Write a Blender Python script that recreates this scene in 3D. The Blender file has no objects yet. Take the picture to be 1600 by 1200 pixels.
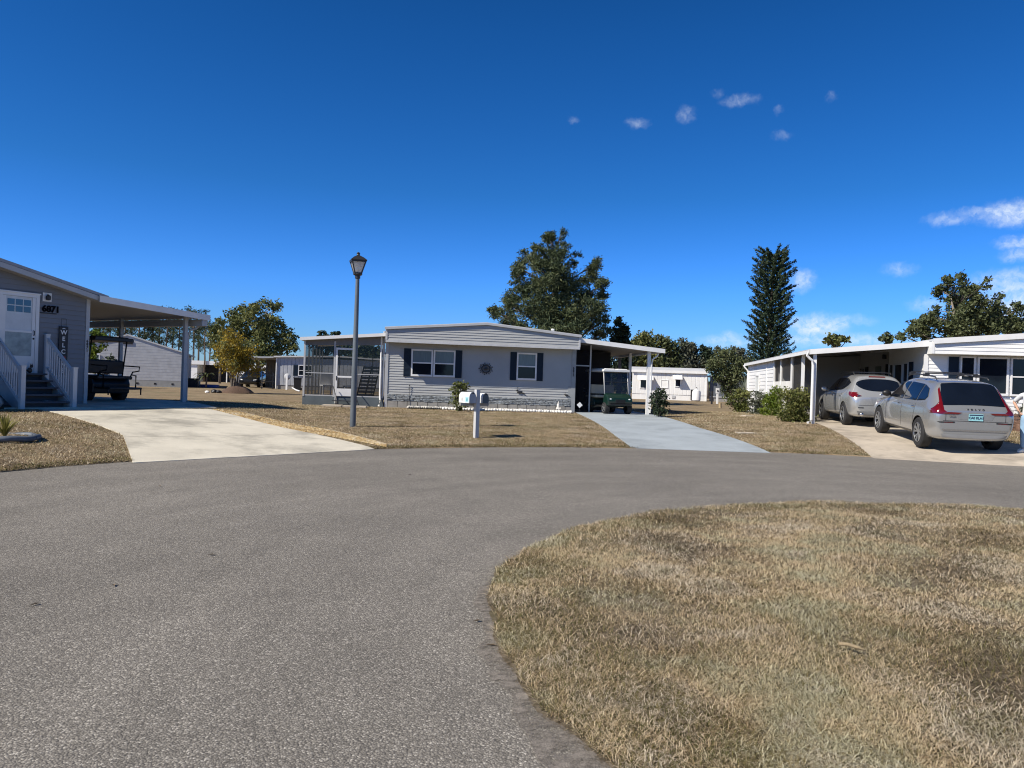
import bpy, bmesh, math, random
import numpy as np
from mathutils import Vector, Matrix
from mathutils.bvhtree import BVHTree
R_ = math.radians
random.seed(7); rng = np.random.default_rng(11)
scene = bpy.context.scene
COL = scene.collection

# ------------------------------------------------------------------ camera
EYE = 1.5; ROLL = R_(1.9); FPX = 1180.0
cam_d = bpy.data.cameras.new('camera'); cam = bpy.data.objects.new('camera', cam_d); COL.objects.link(cam)
cam_d.sensor_fit = 'HORIZONTAL'; cam_d.sensor_width = 36.0; cam_d.lens = 36.0*FPX/1600.0
cam_d.clip_start = 0.05; cam_d.clip_end = 6000
cam.matrix_world = Matrix.Translation((0, 0, EYE)) @ Matrix.Rotation(R_(90), 4, 'X') @ Matrix.Rotation(ROLL, 4, 'Z')
scene.camera = cam

# ------------------------------------------------------------------ light and exposure
scene.view_settings.view_transform = 'Standard'; scene.view_settings.look = 'None'
scene.cycles.use_denoising = True; scene.cycles.denoising_prefilter = 'ACCURATE'; scene.cycles.denoising_input_passes = 'RGB_ALBEDO_NORMAL'; scene.cycles.use_adaptive_sampling = False; scene.cycles.max_bounces = 6; scene.cycles.diffuse_bounces = 3; scene.cycles.glossy_bounces = 3; scene.cycles.filter_width = 1.1; scene.cycles.caustics_reflective = False; scene.cycles.caustics_refractive = False; scene.cycles.sample_clamp_indirect = 4.0
scene.view_settings.exposure = 0.3; scene.view_settings.gamma = 1.0
LIGHT = Vector((0.66, 0.42, -0.70)).normalized()
SUN_EL = math.asin(-LIGHT.z); SUN_ROT = math.atan2(-LIGHT.x, -LIGHT.y)
sd = bpy.data.lights.new('sun', 'SUN'); sd.energy = 5.0; sd.angle = R_(0.5); sd.color = (1.0, 0.925, 0.81)
so = bpy.data.objects.new('sun', sd); COL.objects.link(so)
so.rotation_euler = LIGHT.to_track_quat('-Z', 'Y').to_euler(); so.location = (-40, -20, 60)

w = bpy.data.worlds.new('World'); scene.world = w; w.use_nodes = True
w.cycles.sampling_method = 'NONE'   # a smooth sky without a sun disc: cheaper and cleaner found by bounce rays alone
nt = w.node_tree; nt.nodes.clear(); N = nt.nodes.new; Lk = nt.links.new
def ray_dir(px, py):
    u = px-800.0; v = py-600.0; c, s = math.cos(ROLL), math.sin(ROLL)
    return ((u*c+v*s)/FPX, 1.0, (u*s-v*c)/FPX)
out = N('ShaderNodeOutputWorld'); bg = N('ShaderNodeBackground'); bg.inputs['Strength'].default_value = 0.10
sky = N('ShaderNodeTexSky'); sky.sky_type = 'NISHITA'; sky.sun_disc = False
sky.sun_elevation = SUN_EL; sky.sun_rotation = SUN_ROT
sky.air_density = 1.0; sky.dust_density = 0.25; sky.ozone_density = 3.5; sky.altitude = 0
hs = N('ShaderNodeHueSaturation'); hs.inputs['Saturation'].default_value = 1.3; hs.inputs['Value'].default_value = 1.0
tint = N('ShaderNodeMix'); tint.data_type = 'RGBA'; tint.blend_type = 'MULTIPLY'
tint.inputs['Factor'].default_value = 1.0
sg_ = N('ShaderNodeNewGeometry') if False else N('ShaderNodeTexCoord'); sz_ = N('ShaderNodeSeparateXYZ'); Lk(sg_.outputs['Generated'], sz_.inputs[0])
rp = N('ShaderNodeValToRGB'); Lk(sz_.outputs['Z'], rp.inputs[0]); re_ = rp.color_ramp.elements
re_[0].position = .03; re_[0].color = (.205, .335, .60, 1); re_[1].position = .75; re_[1].color = (.035, .085, .12, 1)
for p_, c_ in ((.12, (.178, .36, .69)), (.24, (.13, .305, .485)), (.42, (.110, .27, .41)), (.52, (.095, .235, .345))): q_ = re_.new(p_); q_.color = (*c_, 1)
x2 = N('ShaderNodeVectorMath'); x2.operation = 'SCALE'; x2.inputs['Scale'].default_value = 2.0; Lk(rp.outputs[0], x2.inputs[0])
Lk(sky.outputs[0], hs.inputs['Color']); Lk(hs.outputs[0], tint.inputs['A']); Lk(x2.outputs[0], tint.inputs['B'])
# small fair-weather clouds: soft blobs on the sky sphere (azimuth, slope), broken up by noise
tc = N('ShaderNodeTexCoord'); sp = N('ShaderNodeSeparateXYZ'); Lk(tc.outputs['Generated'], sp.inputs[0])
az = N('ShaderNodeMath'); az.operation = 'ARCTAN2'; Lk(sp.outputs['X'], az.inputs[0]); Lk(sp.outputs['Y'], az.inputs[1])
el = N('ShaderNodeMath'); el.operation = 'ARCSINE'; Lk(sp.outputs['Z'], el.inputs[0])
cb = N('ShaderNodeCombineXYZ'); Lk(az.outputs[0], cb.inputs[0]); Lk(el.outputs[0], cb.inputs[1])
nz = N('ShaderNodeTexNoise'); nz.inputs['Scale'].default_value = 60; nz.inputs['Detail'].default_value = 5; nz.inputs['Roughness'].default_value = 0.62
Lk(cb.outputs[0], nz.inputs['Vector'])
wob = N('ShaderNodeVectorMath'); wob.operation = 'MULTIPLY_ADD'; wob.inputs[1].default_value = (0.022, 0.016, 0); wob.inputs[2].default_value = (-0.011, -0.008, 0)
Lk(nz.outputs['Color'], wob.inputs[0])
ad = N('ShaderNodeVectorMath'); ad.operation = 'ADD'; Lk(cb.outputs[0], ad.inputs[0]); Lk(wob.outputs[0], ad.inputs[1])
CLOUDS = [(897,187,11,6,.2),(996,193,20,10,.28),(1072,179,16,13,.27),(1157,157,34,9,.26),(1120,146,12,8,.12),(1222,212,18,8,.16),(1216,172,9,7,.14),
  (1300,150,9,9,.16),(1588,333,52,19,.9),(1540,331,40,9,.5),(1482,342,36,11,.4),(1594,378,34,12,.62),(1594,398,28,11,.48),(1405,421,26,12,.32),(1590,444,70,24,.72),
  (1588,476,76,28,.85),(1450,476,30,12,.42),(1272,511,44,22,1.0),(1300,508,34,18,.8),(1253,439,24,18,.62),(1257,532,40,12,.6),(1290,530,52,14,.6),(1140,534,56,12,.5),
  (1142,527,20,10,.5),(1345,534,60,14,.55),(1330,500,40,10,.3),(1560,500,60,26,.9),(1575,490,40,16,.8),(1195,530,34,14,.45),(1500,532,120,14,.4),(1000,560,200,16,.25)]
prev = None
for (px, py, cw, ch, amp) in CLOUDS:
    d = ray_dir(px, py); a0 = math.atan2(d[0], d[1]); e0 = math.asin(d[2]/math.sqrt(d[0]**2+1+d[2]**2))
    sa, se = FPX/cw, FPX/ch
    m_ = N('ShaderNodeVectorMath'); m_.operation = 'MULTIPLY_ADD'; m_.inputs[1].default_value = (sa, se, 0); m_.inputs[2].default_value = (-a0*sa, -e0*se, 0)
    Lk(ad.outputs[0], m_.inputs[0])
    ln = N('ShaderNodeVectorMath'); ln.operation = 'LENGTH'; Lk(m_.outputs[0], ln.inputs[0])
    mr = N('ShaderNodeMapRange'); mr.interpolation_type = 'SMOOTHSTEP'
    mr.inputs[1].default_value = 0.05; mr.inputs[2].default_value = 1.15; mr.inputs[3].default_value = amp; mr.inputs[4].default_value = 0.0
    Lk(ln.outputs['Value'], mr.inputs[0])
    if prev is None: prev = mr
    else:
        mx = N('ShaderNodeMath'); mx.operation = 'MAXIMUM'; Lk(prev.outputs[0], mx.inputs[0]); Lk(mr.outputs[0], mx.inputs[1]); prev = mx
nz2 = N('ShaderNodeTexNoise'); nz2.inputs['Scale'].default_value = 110; nz2.inputs['Detail'].default_value = 6; nz2.inputs['Roughness'].default_value = 0.6
Lk(ad.outputs[0], nz2.inputs['Vector'])
rm = N('ShaderNodeMapRange'); rm.inputs[1].default_value = 0.32; rm.inputs[2].default_value = 0.62; rm.inputs[3].default_value = 0.25; rm.inputs[4].default_value = 1.0
Lk(nz2.outputs['Fac'], rm.inputs[0])
cf = N('ShaderNodeMath'); cf.operation = 'MULTIPLY'; cf.use_clamp = True; Lk(prev.outputs[0], cf.inputs[0]); Lk(rm.outputs[0], cf.inputs[1])
cm = N('ShaderNodeMix'); cm.data_type = 'RGBA'; Lk(cf.outputs[0], cm.inputs['Factor']); Lk(tint.outputs['Result'], cm.inputs['A'])
cm.inputs['B'].default_value = (6.6, 7.5, 8.6, 1)
Lk(cm.outputs['Result'], bg.inputs['Color']); Lk(bg.outputs[0], out.inputs[0])

# ------------------------------------------------------------------ terrain height and photo-to-ground helpers
CX, CY, RR = 5.5, 5.0, 14.0
def ss(a, b, x):
    t = min(1.0, max(0.0, (x-a)/(b-a))); return t*t*(3-2*t)
def tz(x, y):
    s = math.hypot(x-CX, y-CY)-RR
    if y < CY: s = min(s, max(abs(x-CX)-3.6, y-CY))
    if s <= 0: return 0.0
    P = .38+.25*ss(-5, -9, x)*(1-ss(23, 31, y))+.2*ss(6, 10, x)*(1-ss(28, 45, y))+.06*ss(40, 60, y)
    return P*(1-math.exp(-s/4))
def gp(px, py):
    d = ray_dir(px, py); t = 4.0
    while t < 400:
        if EYE+d[2]*t < tz(d[0]*t, t): break
        t += .02
    return Vector((d[0]*t, t, tz(d[0]*t, t)))
def at(px, py, Y):
    d = ray_dir(px, py); return Vector((d[0]*Y, Y, EYE+d[2]*Y))

# ------------------------------------------------------------------ object helpers
def tag(o, label=None, cat=None, group=None, kind=None):
    if label: o['label'] = label
    if cat: o['category'] = cat
    if group: o['group'] = group
    if kind: o['kind'] = kind
    return o
def thing(name, label, cat, loc=(0, 0, 0), rz=0.0, group=None):
    o = bpy.data.objects.new(name, None); COL.objects.link(o); o.empty_display_size = .3
    o.location = loc; o.rotation_euler = (0, 0, rz)
    return tag(o, label, cat, group)
def copy_tree(o, parent=None):
    c = o.copy(); COL.objects.link(c); c.parent = parent
    for ch in list(o.children): copy_tree(ch, c)
    return c

class MB:
    def __init__(s): s.v = []; s.f = []; s.m = []
    def add(s, vs, fs, mi=0):
        b = len(s.v); s.v += [tuple(p) for p in vs]; s.f += [[b+i for i in f] for f in fs]; s.m += [mi]*len(fs); return s
    def quad(s, a, b, c, d, mi=0): return s.add([a, b, c, d], [(0, 1, 2, 3)], mi)
    def box(s, x0, x1, y0, y1, z0, z1, mi=0):
        vs = [(x, y, z) for z in (z0, z1) for y in (y0, y1) for x in (x0, x1)]
        return s.add(vs, [(0, 2, 3, 1), (4, 5, 7, 6), (0, 1, 5, 4), (2, 6, 7, 3), (0, 4, 6, 2), (1, 3, 7, 5)], mi)
    def bar(s, p, q, w, h, mi=0, up=(0, 0, 1)):
        p, q = Vector(p), Vector(q); d = (q-p).normalized(); u = Vector(up)
        if abs(d.dot(u)) > .98: u = Vector((0, 1, 0))
        sx = d.cross(u).normalized()*w/2; sz = sx.cross(d).normalized()*h/2
        vs = []
        for c in (p, q): vs += [c-sx-sz, c+sx-sz, c+sx+sz, c-sx+sz]
        return s.add(vs, [(3, 2, 1, 0), (4, 5, 6, 7), (0, 1, 5, 4), (1, 2, 6, 5), (2, 3, 7, 6), (3, 0, 4, 7)], mi)
    def tube(s, pts, rad, n=8, mi=0, cap=True):
        pts = [Vector(p) for p in pts]; k = len(pts)
        if not hasattr(rad, '__len__'): rad = [rad]*k
        rings = []
        for i, p in enumerate(pts):
            d = (pts[min(i+1, k-1)]-pts[max(i-1, 0)]).normalized()
            u = Vector((0, 0, 1)) if abs(d.z) < .95 else Vector((0, 1, 0))
            a = d.cross(u).normalized(); b = d.cross(a).normalized()
            rings.append([p+(a*math.cos(2*math.pi*j/n)+b*math.sin(2*math.pi*j/n))*rad[i] for j in range(n)])
        return s.loft(rings, mi, cap)
    def loft(s, rings, mi=0, cap=True, closed=True):
        n = len(rings[0]); vs = [p for r in rings for p in r]; fs = []
        for i in range(len(rings)-1):
            for j in range(n if closed else n-1):
                k = (j+1) % n; fs.append((i*n+j, i*n+k, (i+1)*n+k, (i+1)*n+j))
        if cap: fs += [tuple(range(n-1, -1, -1)), tuple((len(rings)-1)*n+j for j in range(n))]
        return s.add(vs, fs, mi)
    def lathe(s, prof, n=16, c=(0, 0, 0), axis='z', mi=0, cap=True):
        rings = []
        for r, h in prof:
            ring = []
            for j in range(n):
                a = 2*math.pi*j/n; x, y = r*math.cos(a), r*math.sin(a)
                p = (x, y, h) if axis == 'z' else ((h, x, y) if axis == 'x' else (y, h, x))
                ring.append((c[0]+p[0], c[1]+p[1], c[2]+p[2]))
            rings.append(ring)
        return s.loft(rings, mi, cap)
    def prism(s, poly, off, mi=0):
        off = Vector(off); n = len(poly); a = [Vector(p) for p in poly]; b = [p+off for p in a]
        return s.add(a+b, [tuple(range(n-1, -1, -1)), tuple(range(n, 2*n))]+[(i, (i+1) % n, n+(i+1) % n, n+i) for i in range(n)], mi)
    def ball(s, c, r, nu=10, nv=6, mi=0, jit=0):
        if not hasattr(r, '__len__'): r = (r, r, r)
        rings = []
        for i in range(nv+1):
            t = math.pi*i/nv; q = max(math.sin(t), .02)
            rings.append([(c[0]+r[0]*q*math.cos(2*math.pi*j/nu)*(1+jit*random.uniform(-1, 1)), c[1]+r[1]*q*math.sin(2*math.pi*j/nu)*(1+jit*random.uniform(-1, 1)), c[2]-r[2]*math.cos(t)) for j in range(nu)])
        return s.loft(rings, mi, True)
    def mesh(s, name):
        me = bpy.data.meshes.new(name); me.from_pydata(s.v, [], s.f)
        return me
    def build(s, name, mats, parent=None, smooth=False, bevel=0, fix=True, loc=None, sub=0, auto=None):
        me = s.mesh(name)
        if not isinstance(mats, (list, tuple)): mats = [mats]
        for m in mats: me.materials.append(m)
        me.polygons.foreach_set('material_index', s.m)
        if fix:
            bm = bmesh.new(); bm.from_mesh(me); bmesh.ops.recalc_face_normals(bm, faces=bm.faces); bm.to_mesh(me); bm.free()
        if smooth: me.polygons.foreach_set('use_smooth', [True]*len(me.polygons))
        if auto and smooth: me.set_sharp_from_angle(angle=R_(auto))
        me.update()
        o = bpy.data.objects.new(name, me); COL.objects.link(o)
        if parent: o.parent = parent
        if loc is not None: o.location = loc
        if bevel:
            b = o.modifiers.new('bevel', 'BEVEL'); b.width = bevel; b.segments = 2; b.limit_method = 'ANGLE'; b.angle_limit = R_(40)
        if sub:
            u = o.modifiers.new('sub', 'SUBSURF'); u.levels = sub; u.render_levels = sub
        return o

def text_obj(name, txt, size, mt, parent, mat4, ext=.004, font_bold=0.0, spacing=1.0):
    c = bpy.data.curves.new(name, 'FONT'); c.body = txt; c.size = size; c.extrude = ext; c.align_x = 'CENTER'; c.align_y = 'CENTER'
    c.offset = font_bold; c.space_character = spacing
    t = bpy.data.objects.new(name, c); COL.objects.link(t); bpy.context.view_layer.update()
    me = bpy.data.meshes.new_from_object(t.evaluated_get(bpy.context.evaluated_depsgraph_get()))
    bpy.data.objects.remove(t); me.transform(mat4); me.materials.clear(); me.materials.append(mt)
    o = bpy.data.objects.new(name, me); COL.objects.link(o); o.parent = parent
    return o

# ------------------------------------------------------------------ materials
MATS = {}
def mat(name, col, rough=.6, metal=0.0, spec=.5, var=.12, vs=3.0, var2=.0, vs2=40.0, bump=0.0, bs=60.0, coat=0.0, stretch=None, stain=0.0):
    m = bpy.data.materials.new(name); m.use_nodes = True; t = m.node_tree; n = t.nodes; l = t.links
    b = n['Principled BSDF']; b.inputs['Roughness'].default_value = rough; b.inputs['Metallic'].default_value = metal
    b.inputs['Specular IOR Level'].default_value = spec
    if coat: b.inputs['Coat Weight'].default_value = coat; b.inputs['Coat Roughness'].default_value = .04
    g = n.new('ShaderNodeNewGeometry'); src = g.outputs['Position']
    if stretch:
        mp = n.new('ShaderNodeMapping'); mp.inputs['Scale'].default_value = stretch; l.new(src, mp.inputs[0]); src = mp.outputs[0]
    nz = n.new('ShaderNodeTexNoise'); nz.inputs['Scale'].default_value = vs; nz.inputs['Detail'].default_value = 6; nz.inputs['Roughness'].default_value = .6; l.new(src, nz.inputs['Vector'])
    mr = n.new('ShaderNodeMapRange'); mr.inputs[1].default_value = .3; mr.inputs[2].default_value = .7; mr.inputs[3].default_value = 1-var; mr.inputs[4].default_value = 1+var; l.new(nz.outputs[0], mr.inputs[0])
    fac = mr.outputs[0]
    if var2:
        nz2 = n.new('ShaderNodeTexNoise'); nz2.inputs['Scale'].default_value = vs2; nz2.inputs['Detail'].default_value = 3; l.new(src, nz2.inputs['Vector'])
        mr2 = n.new('ShaderNodeMapRange'); mr2.inputs[1].default_value = .3; mr2.inputs[2].default_value = .7; mr2.inputs[3].default_value = 1-var2; mr2.inputs[4].default_value = 1+var2; l.new(nz2.outputs[0], mr2.inputs[0])
        mu = n.new('ShaderNodeMath'); mu.operation = 'MULTIPLY'; l.new(fac, mu.inputs[0]); l.new(mr2.outputs[0], mu.inputs[1]); fac = mu.outputs[0]
    if stain:
        sn = n.new('ShaderNodeTexNoise'); sn.inputs['Scale'].default_value = .75; sn.inputs['Detail'].default_value = 9; sn.inputs['Roughness'].default_value = .68; l.new(src, sn.inputs['Vector'])
        sm_ = n.new('ShaderNodeMapRange'); sm_.inputs[1].default_value = .48; sm_.inputs[2].default_value = .66; sm_.inputs[3].default_value = 1; sm_.inputs[4].default_value = 1-stain; l.new(sn.outputs[0], sm_.inputs[0])
        mu = n.new('ShaderNodeMath'); mu.operation = 'MULTIPLY'; l.new(fac, mu.inputs[0]); l.new(sm_.outputs[0], mu.inputs[1]); fac = mu.outputs[0]
    vm = n.new('ShaderNodeVectorMath'); vm.operation = 'SCALE'; vm.inputs[0].default_value = col; l.new(fac, vm.inputs['Scale']); l.new(vm.outputs[0], b.inputs['Base Color'])
    if bump:
        bz = n.new('ShaderNodeTexNoise'); bz.inputs['Scale'].default_value = bs; bz.inputs['Detail'].default_value = 4; l.new(src, bz.inputs['Vector'])
        bp = n.new('ShaderNodeBump'); bp.inputs['Strength'].default_value = bump; bp.inputs['Distance'].default_value = .02; l.new(bz.outputs[0], bp.inputs['Height']); l.new(bp.outputs[0], b.inputs['Normal'])
    MATS[name] = m; return m
def leaf_mat(name, cols, trans=.25, ns=.5, rough=.6, tints=None, ts=.5):
    m = bpy.data.materials.new(name); m.use_nodes = True; t = m.node_tree; n = t.nodes; l = t.links
    b = n['Principled BSDF']; b.inputs['Roughness'].default_value = rough; b.inputs['Specular IOR Level'].default_value = .25
    g = n.new('ShaderNodeNewGeometry')
    nz = n.new('ShaderNodeTexNoise'); nz.inputs['Scale'].default_value = ns; nz.inputs['Detail'].default_value = 3; l.new(g.outputs['Position'], nz.inputs['Vector'])
    a1 = n.new('ShaderNodeMath'); a1.operation = 'MULTIPLY_ADD'; a1.inputs[1].default_value = .55; l.new(g.outputs['Random Per Island'], a1.inputs[0])
    a2 = n.new('ShaderNodeMapRange'); a2.inputs[1].default_value = .3; a2.inputs[2].default_value = .7; a2.inputs[3].default_value = 0; a2.inputs[4].default_value = .45; l.new(nz.outputs[0], a2.inputs[0]); l.new(a2.outputs[0], a1.inputs[2])
    r = n.new('ShaderNodeValToRGB'); l.new(a1.outputs[0], r.inputs[0]); e = r.color_ramp.elements
    k = len(cols); e[0].position = 0; e[0].color = (*cols[0], 1); e[1].position = 1; e[1].color = (*cols[-1], 1)
    for i in range(1, k-1): x = e.new(i/(k-1)); x.color = (*cols[i], 1)
    co = r.outputs[0]
    if tints:
        tn = n.new('ShaderNodeTexNoise'); tn.inputs['Scale'].default_value = ts; tn.inputs['Detail'].default_value = 5; tn.inputs['Roughness'].default_value = .6; l.new(g.outputs['Position'], tn.inputs['Vector'])
        tr_ = n.new('ShaderNodeValToRGB'); l.new(tn.outputs[0], tr_.inputs[0]); te = tr_.color_ramp.elements
        te[0].position = .3; te[0].color = (*tints[0], 1); te[1].position = .7; te[1].color = (*tints[-1], 1)
        for i in range(1, len(tints)-1): x = te.new(.3+.4*i/(len(tints)-1)); x.color = (*tints[i], 1)
        mm = n.new('ShaderNodeMix'); mm.data_type = 'RGBA'; mm.blend_type = 'MULTIPLY'; mm.inputs['Factor'].default_value = 1; l.new(co, mm.inputs['A']); l.new(tr_.outputs[0], mm.inputs['B']); co = mm.outputs['Result']
    l.new(co, b.inputs['Base Color'])
    if trans:
        tr = n.new('ShaderNodeBsdfTranslucent'); l.new(co, tr.inputs[0]); mx = n.new('ShaderNodeMixShader'); mx.inputs[0].default_value = trans
        l.new(b.outputs[0], mx.inputs[1]); l.new(tr.outputs[0], mx.inputs[2]); l.new(mx.outputs[0], n['Material Output'].inputs[0])
    return m
def see_through(name, col, open_, gloss=0.0, rough=.02):
    """screen mesh or tinted glass: part of the light passes, the rest is a dark surface with some gloss"""
    m = bpy.data.materials.new(name); m.use_nodes = True; t = m.node_tree; n = t.nodes; l = t.links
    b = n['Principled BSDF']; b.inputs['Base Color'].default_value = (*col, 1); b.inputs['Roughness'].default_value = rough; b.inputs['Specular IOR Level'].default_value = gloss
    tr = n.new('ShaderNodeBsdfTransparent'); mx = n.new('ShaderNodeMixShader')
    if gloss:
        fr = n.new('ShaderNodeFresnel'); fr.inputs[0].default_value = 1.5
        mr = n.new('ShaderNodeMapRange'); mr.inputs[1].default_value = 0; mr.inputs[2].default_value = 1; mr.inputs[3].default_value = 1-open_; mr.inputs[4].default_value = 1; l.new(fr.outputs[0], mr.inputs[0]); l.new(mr.outputs[0], mx.inputs[0])
    else: mx.inputs[0].default_value = 1-open_
    l.new(tr.outputs[0], mx.inputs[1]); l.new(b.outputs[0], mx.inputs[2]); l.new(mx.outputs[0], n['Material Output'].inputs[0])
    return m

M_white = mat('white_metal', (.78, .78, .77), .45, var=.05)
M_whitevinyl = mat('white_vinyl_siding', (.82, .82, .80), .5, var=.06, vs=1.2, var2=.03)
M_greyvinyl = mat('grey_vinyl_siding', (.405, .415, .41), .5, var=.07, vs=1.0, var2=.03)
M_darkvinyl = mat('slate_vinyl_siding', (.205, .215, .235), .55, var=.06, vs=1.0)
M_trimgrey = mat('grey_trim', (.45, .46, .47), .45, var=.06)
M_roofm = mat('aluminium_roof', (.62, .62, .60), .4, var=.12, vs=1.5)
M_shingle = mat('grey_shingle', (.22, .22, .23), .85, var=.2, vs=6, bump=.4, bs=40)
M_soffit = mat('beige_soffit', (.42, .40, .37), .6, var=.05)
M_shutter = mat('navy_shutter', (.014, .026, .044), .6, spec=.2, var=.08)
M_black = mat('black_plastic', (.012, .012, .013), .45, var=.2)
M_darkm = mat('dark_metal', (.03, .03, .033), .4, var=.15)
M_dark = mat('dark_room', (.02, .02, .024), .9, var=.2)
M_glass = mat('window_glass', (.010, .014, .022), .03, spec=.38, var=.15, vs=.8)
M_blind = mat('window_blind', (.15, .20, .225), .12, spec=.5, var=.15, vs=8, stretch=(6, 6, .3))
M_screenp = see_through('insect_screen', (.03, .033, .04), .52, 0, .8)
M_vinylpane = see_through('clear_vinyl_pane', (.02, .025, .03), .62, .5, .04)
M_tint = see_through('tinted_glass', (.012, .016, .02), .30, .6)
M_concrete = mat('pale_concrete', (.62, .58, .48), .8, var=.10, vs=1.3, var2=.10, vs2=60, bump=.12, bs=120, stain=.42)
M_tanconc = mat('tan_concrete', (.50, .435, .35), .85, var=.14, vs=1.2, var2=.08, vs2=70, bump=.15, bs=120, stain=.38)
M_block = mat('concrete_block', (.30, .29, .27), .9, var=.15, vs=4, bump=.3, bs=90)
M_mortar = mat('block_mortar', (.06, .06, .058), .9, var=.15, vs=4)
M_stone = mat('ledge_stone', (.27, .295, .31), .8, var=.85, vs=10, stretch=(1, 1, 2.2), bump=.4, bs=40)
M_stoned = mat('ledge_stone_gap', (.045, .048, .05), .9)
M_wood = mat('bark', (.13, .10, .075), .9, var=.3, vs=5, bump=.6, bs=25)
M_woodg = mat('pale_bark', (.22, .19, .155), .9, var=.3, vs=5, bump=.5, bs=25)
M_tyre = mat('tyre_rubber', (.018, .018, .019), .8, var=.25, vs=8)
M_chrome = mat('chrome', (.75, .76, .78), .15, metal=1, var=.03)
M_alloy = mat('alloy', (.42, .43, .44), .35, metal=.7, var=.05)
M_red = mat('tail_light_red', (.13, .004, .006), .12, spec=.8, var=.15, vs=14, coat=.6)
M_silver = mat('silver_paint', (.385, .395, .40), .24, metal=.55, var=.02, vs=2, coat=.8)
M_silver2 = mat('pale_silver_paint', (.46, .47, .475), .24, metal=.5, var=.02, vs=2, coat=.8)
M_carglass = mat('car_glass', (.006, .009, .016), .03, spec=.9, var=.2, vs=1.5)
M_plate = mat('blue_plate', (.30, .62, .66), .5, var=.12, vs=25)
M_plate2 = mat('grey_plate', (.25, .29, .31), .4, var=.2, vs=25)
M_platetxt = mat('plate_letters', (.02, .04, .09), .5)
M_green = mat('cart_green', (.007, .027, .02), .3, var=.12, coat=.5)
M_cream = mat('cream_vinyl_seat', (.62, .57, .44), .5, var=.08)
M_wroof = mat('cart_roof_white', (.78, .78, .76), .4, var=.04)
M_step = mat('navy_grey_steps', (.06, .075, .10), .65, var=.12, vs=4)
M_brick = mat('brown_brick', (.20, .12, .085), .85, var=.4, vs=14, bump=.4, bs=60)
M_brickgap = mat('brick_mortar', (.38, .33, .28), .9)
M_pole = mat('grey_pole', (.115, .135, .155), .5, var=.2, vs=2, var2=.08, stretch=(1, 1, .4))
M_lampglass = mat('frosted_lamp_glass', (.62, .66, .68), .4, var=.08, vs=6)
M_postw = mat('white_post_paint', (.52, .52, .52), .55, var=.08, vs=6)
M_lblue = mat('pale_blue_sticker', (.45, .68, .76), .5, var=.1)
M_teal = mat('teal_print', (.10, .34, .40), .5)
M_greyp = mat('grey_print', (.48, .48, .46), .5)
M_boxdoor = mat('dark_grey_mailbox_door', (.09, .11, .12), .5)
M_boxshade = mat('shaded_white_mailbox_door', (.42, .43, .45), .5)  # white door; the shade on its front is put into the colour
M_skin = mat('skin', (.52, .31, .22), .5, var=.06)
M_shirt = mat('pale_shirt', (.70, .72, .74), .8, var=.06, vs=9, bump=.2, bs=12)
M_jeans = mat('light_blue_jeans', (.28, .44, .62), .85, var=.12, vs=9, bump=.2, bs=14)
M_hair = mat('brown_hair', (.06, .04, .025), .6, var=.3, vs=40)
M_signb = mat('sign_black', (.012, .012, .016), .5)
M_signw = mat('sign_white', (.75, .75, .74), .6)
M_heart = mat('heart_red', (.35, .02, .03), .5)
M_mulch = mat('brown_mulch', (.10, .062, .042), .95, var=.5, vs=22, bump=.9, bs=40)
M_rock = mat('grey_rock', (.36, .35, .33), .9, var=.45, vs=6, bump=.5, bs=18)
M_white_rock = mat('white_rock', (.80, .79, .75), .8, var=.15, vs=20)
M_statue = mat('statue_white', (.66, .64, .60), .7, var=.2, vs=12)

def frosted(name, col):
    m = bpy.data.materials.new(name); m.use_nodes = True; t = m.node_tree; n = t.nodes; l = t.links
    b = n['Principled BSDF']; b.inputs['Base Color'].default_value = (*col, 1); b.inputs['Roughness'].default_value = .35
    tr = n.new('ShaderNodeBsdfTranslucent'); tr.inputs[0].default_value = (*col, 1); mx = n.new('ShaderNodeMixShader'); mx.inputs[0].default_value = .6
    l.new(b.outputs[0], mx.inputs[1]); l.new(tr.outputs[0], mx.inputs[2]); l.new(mx.outputs[0], n['Material Output'].inputs[0]); return m
M_lampglass2 = frosted('frosted_lantern_pane', (.86, .87, .88))
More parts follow.
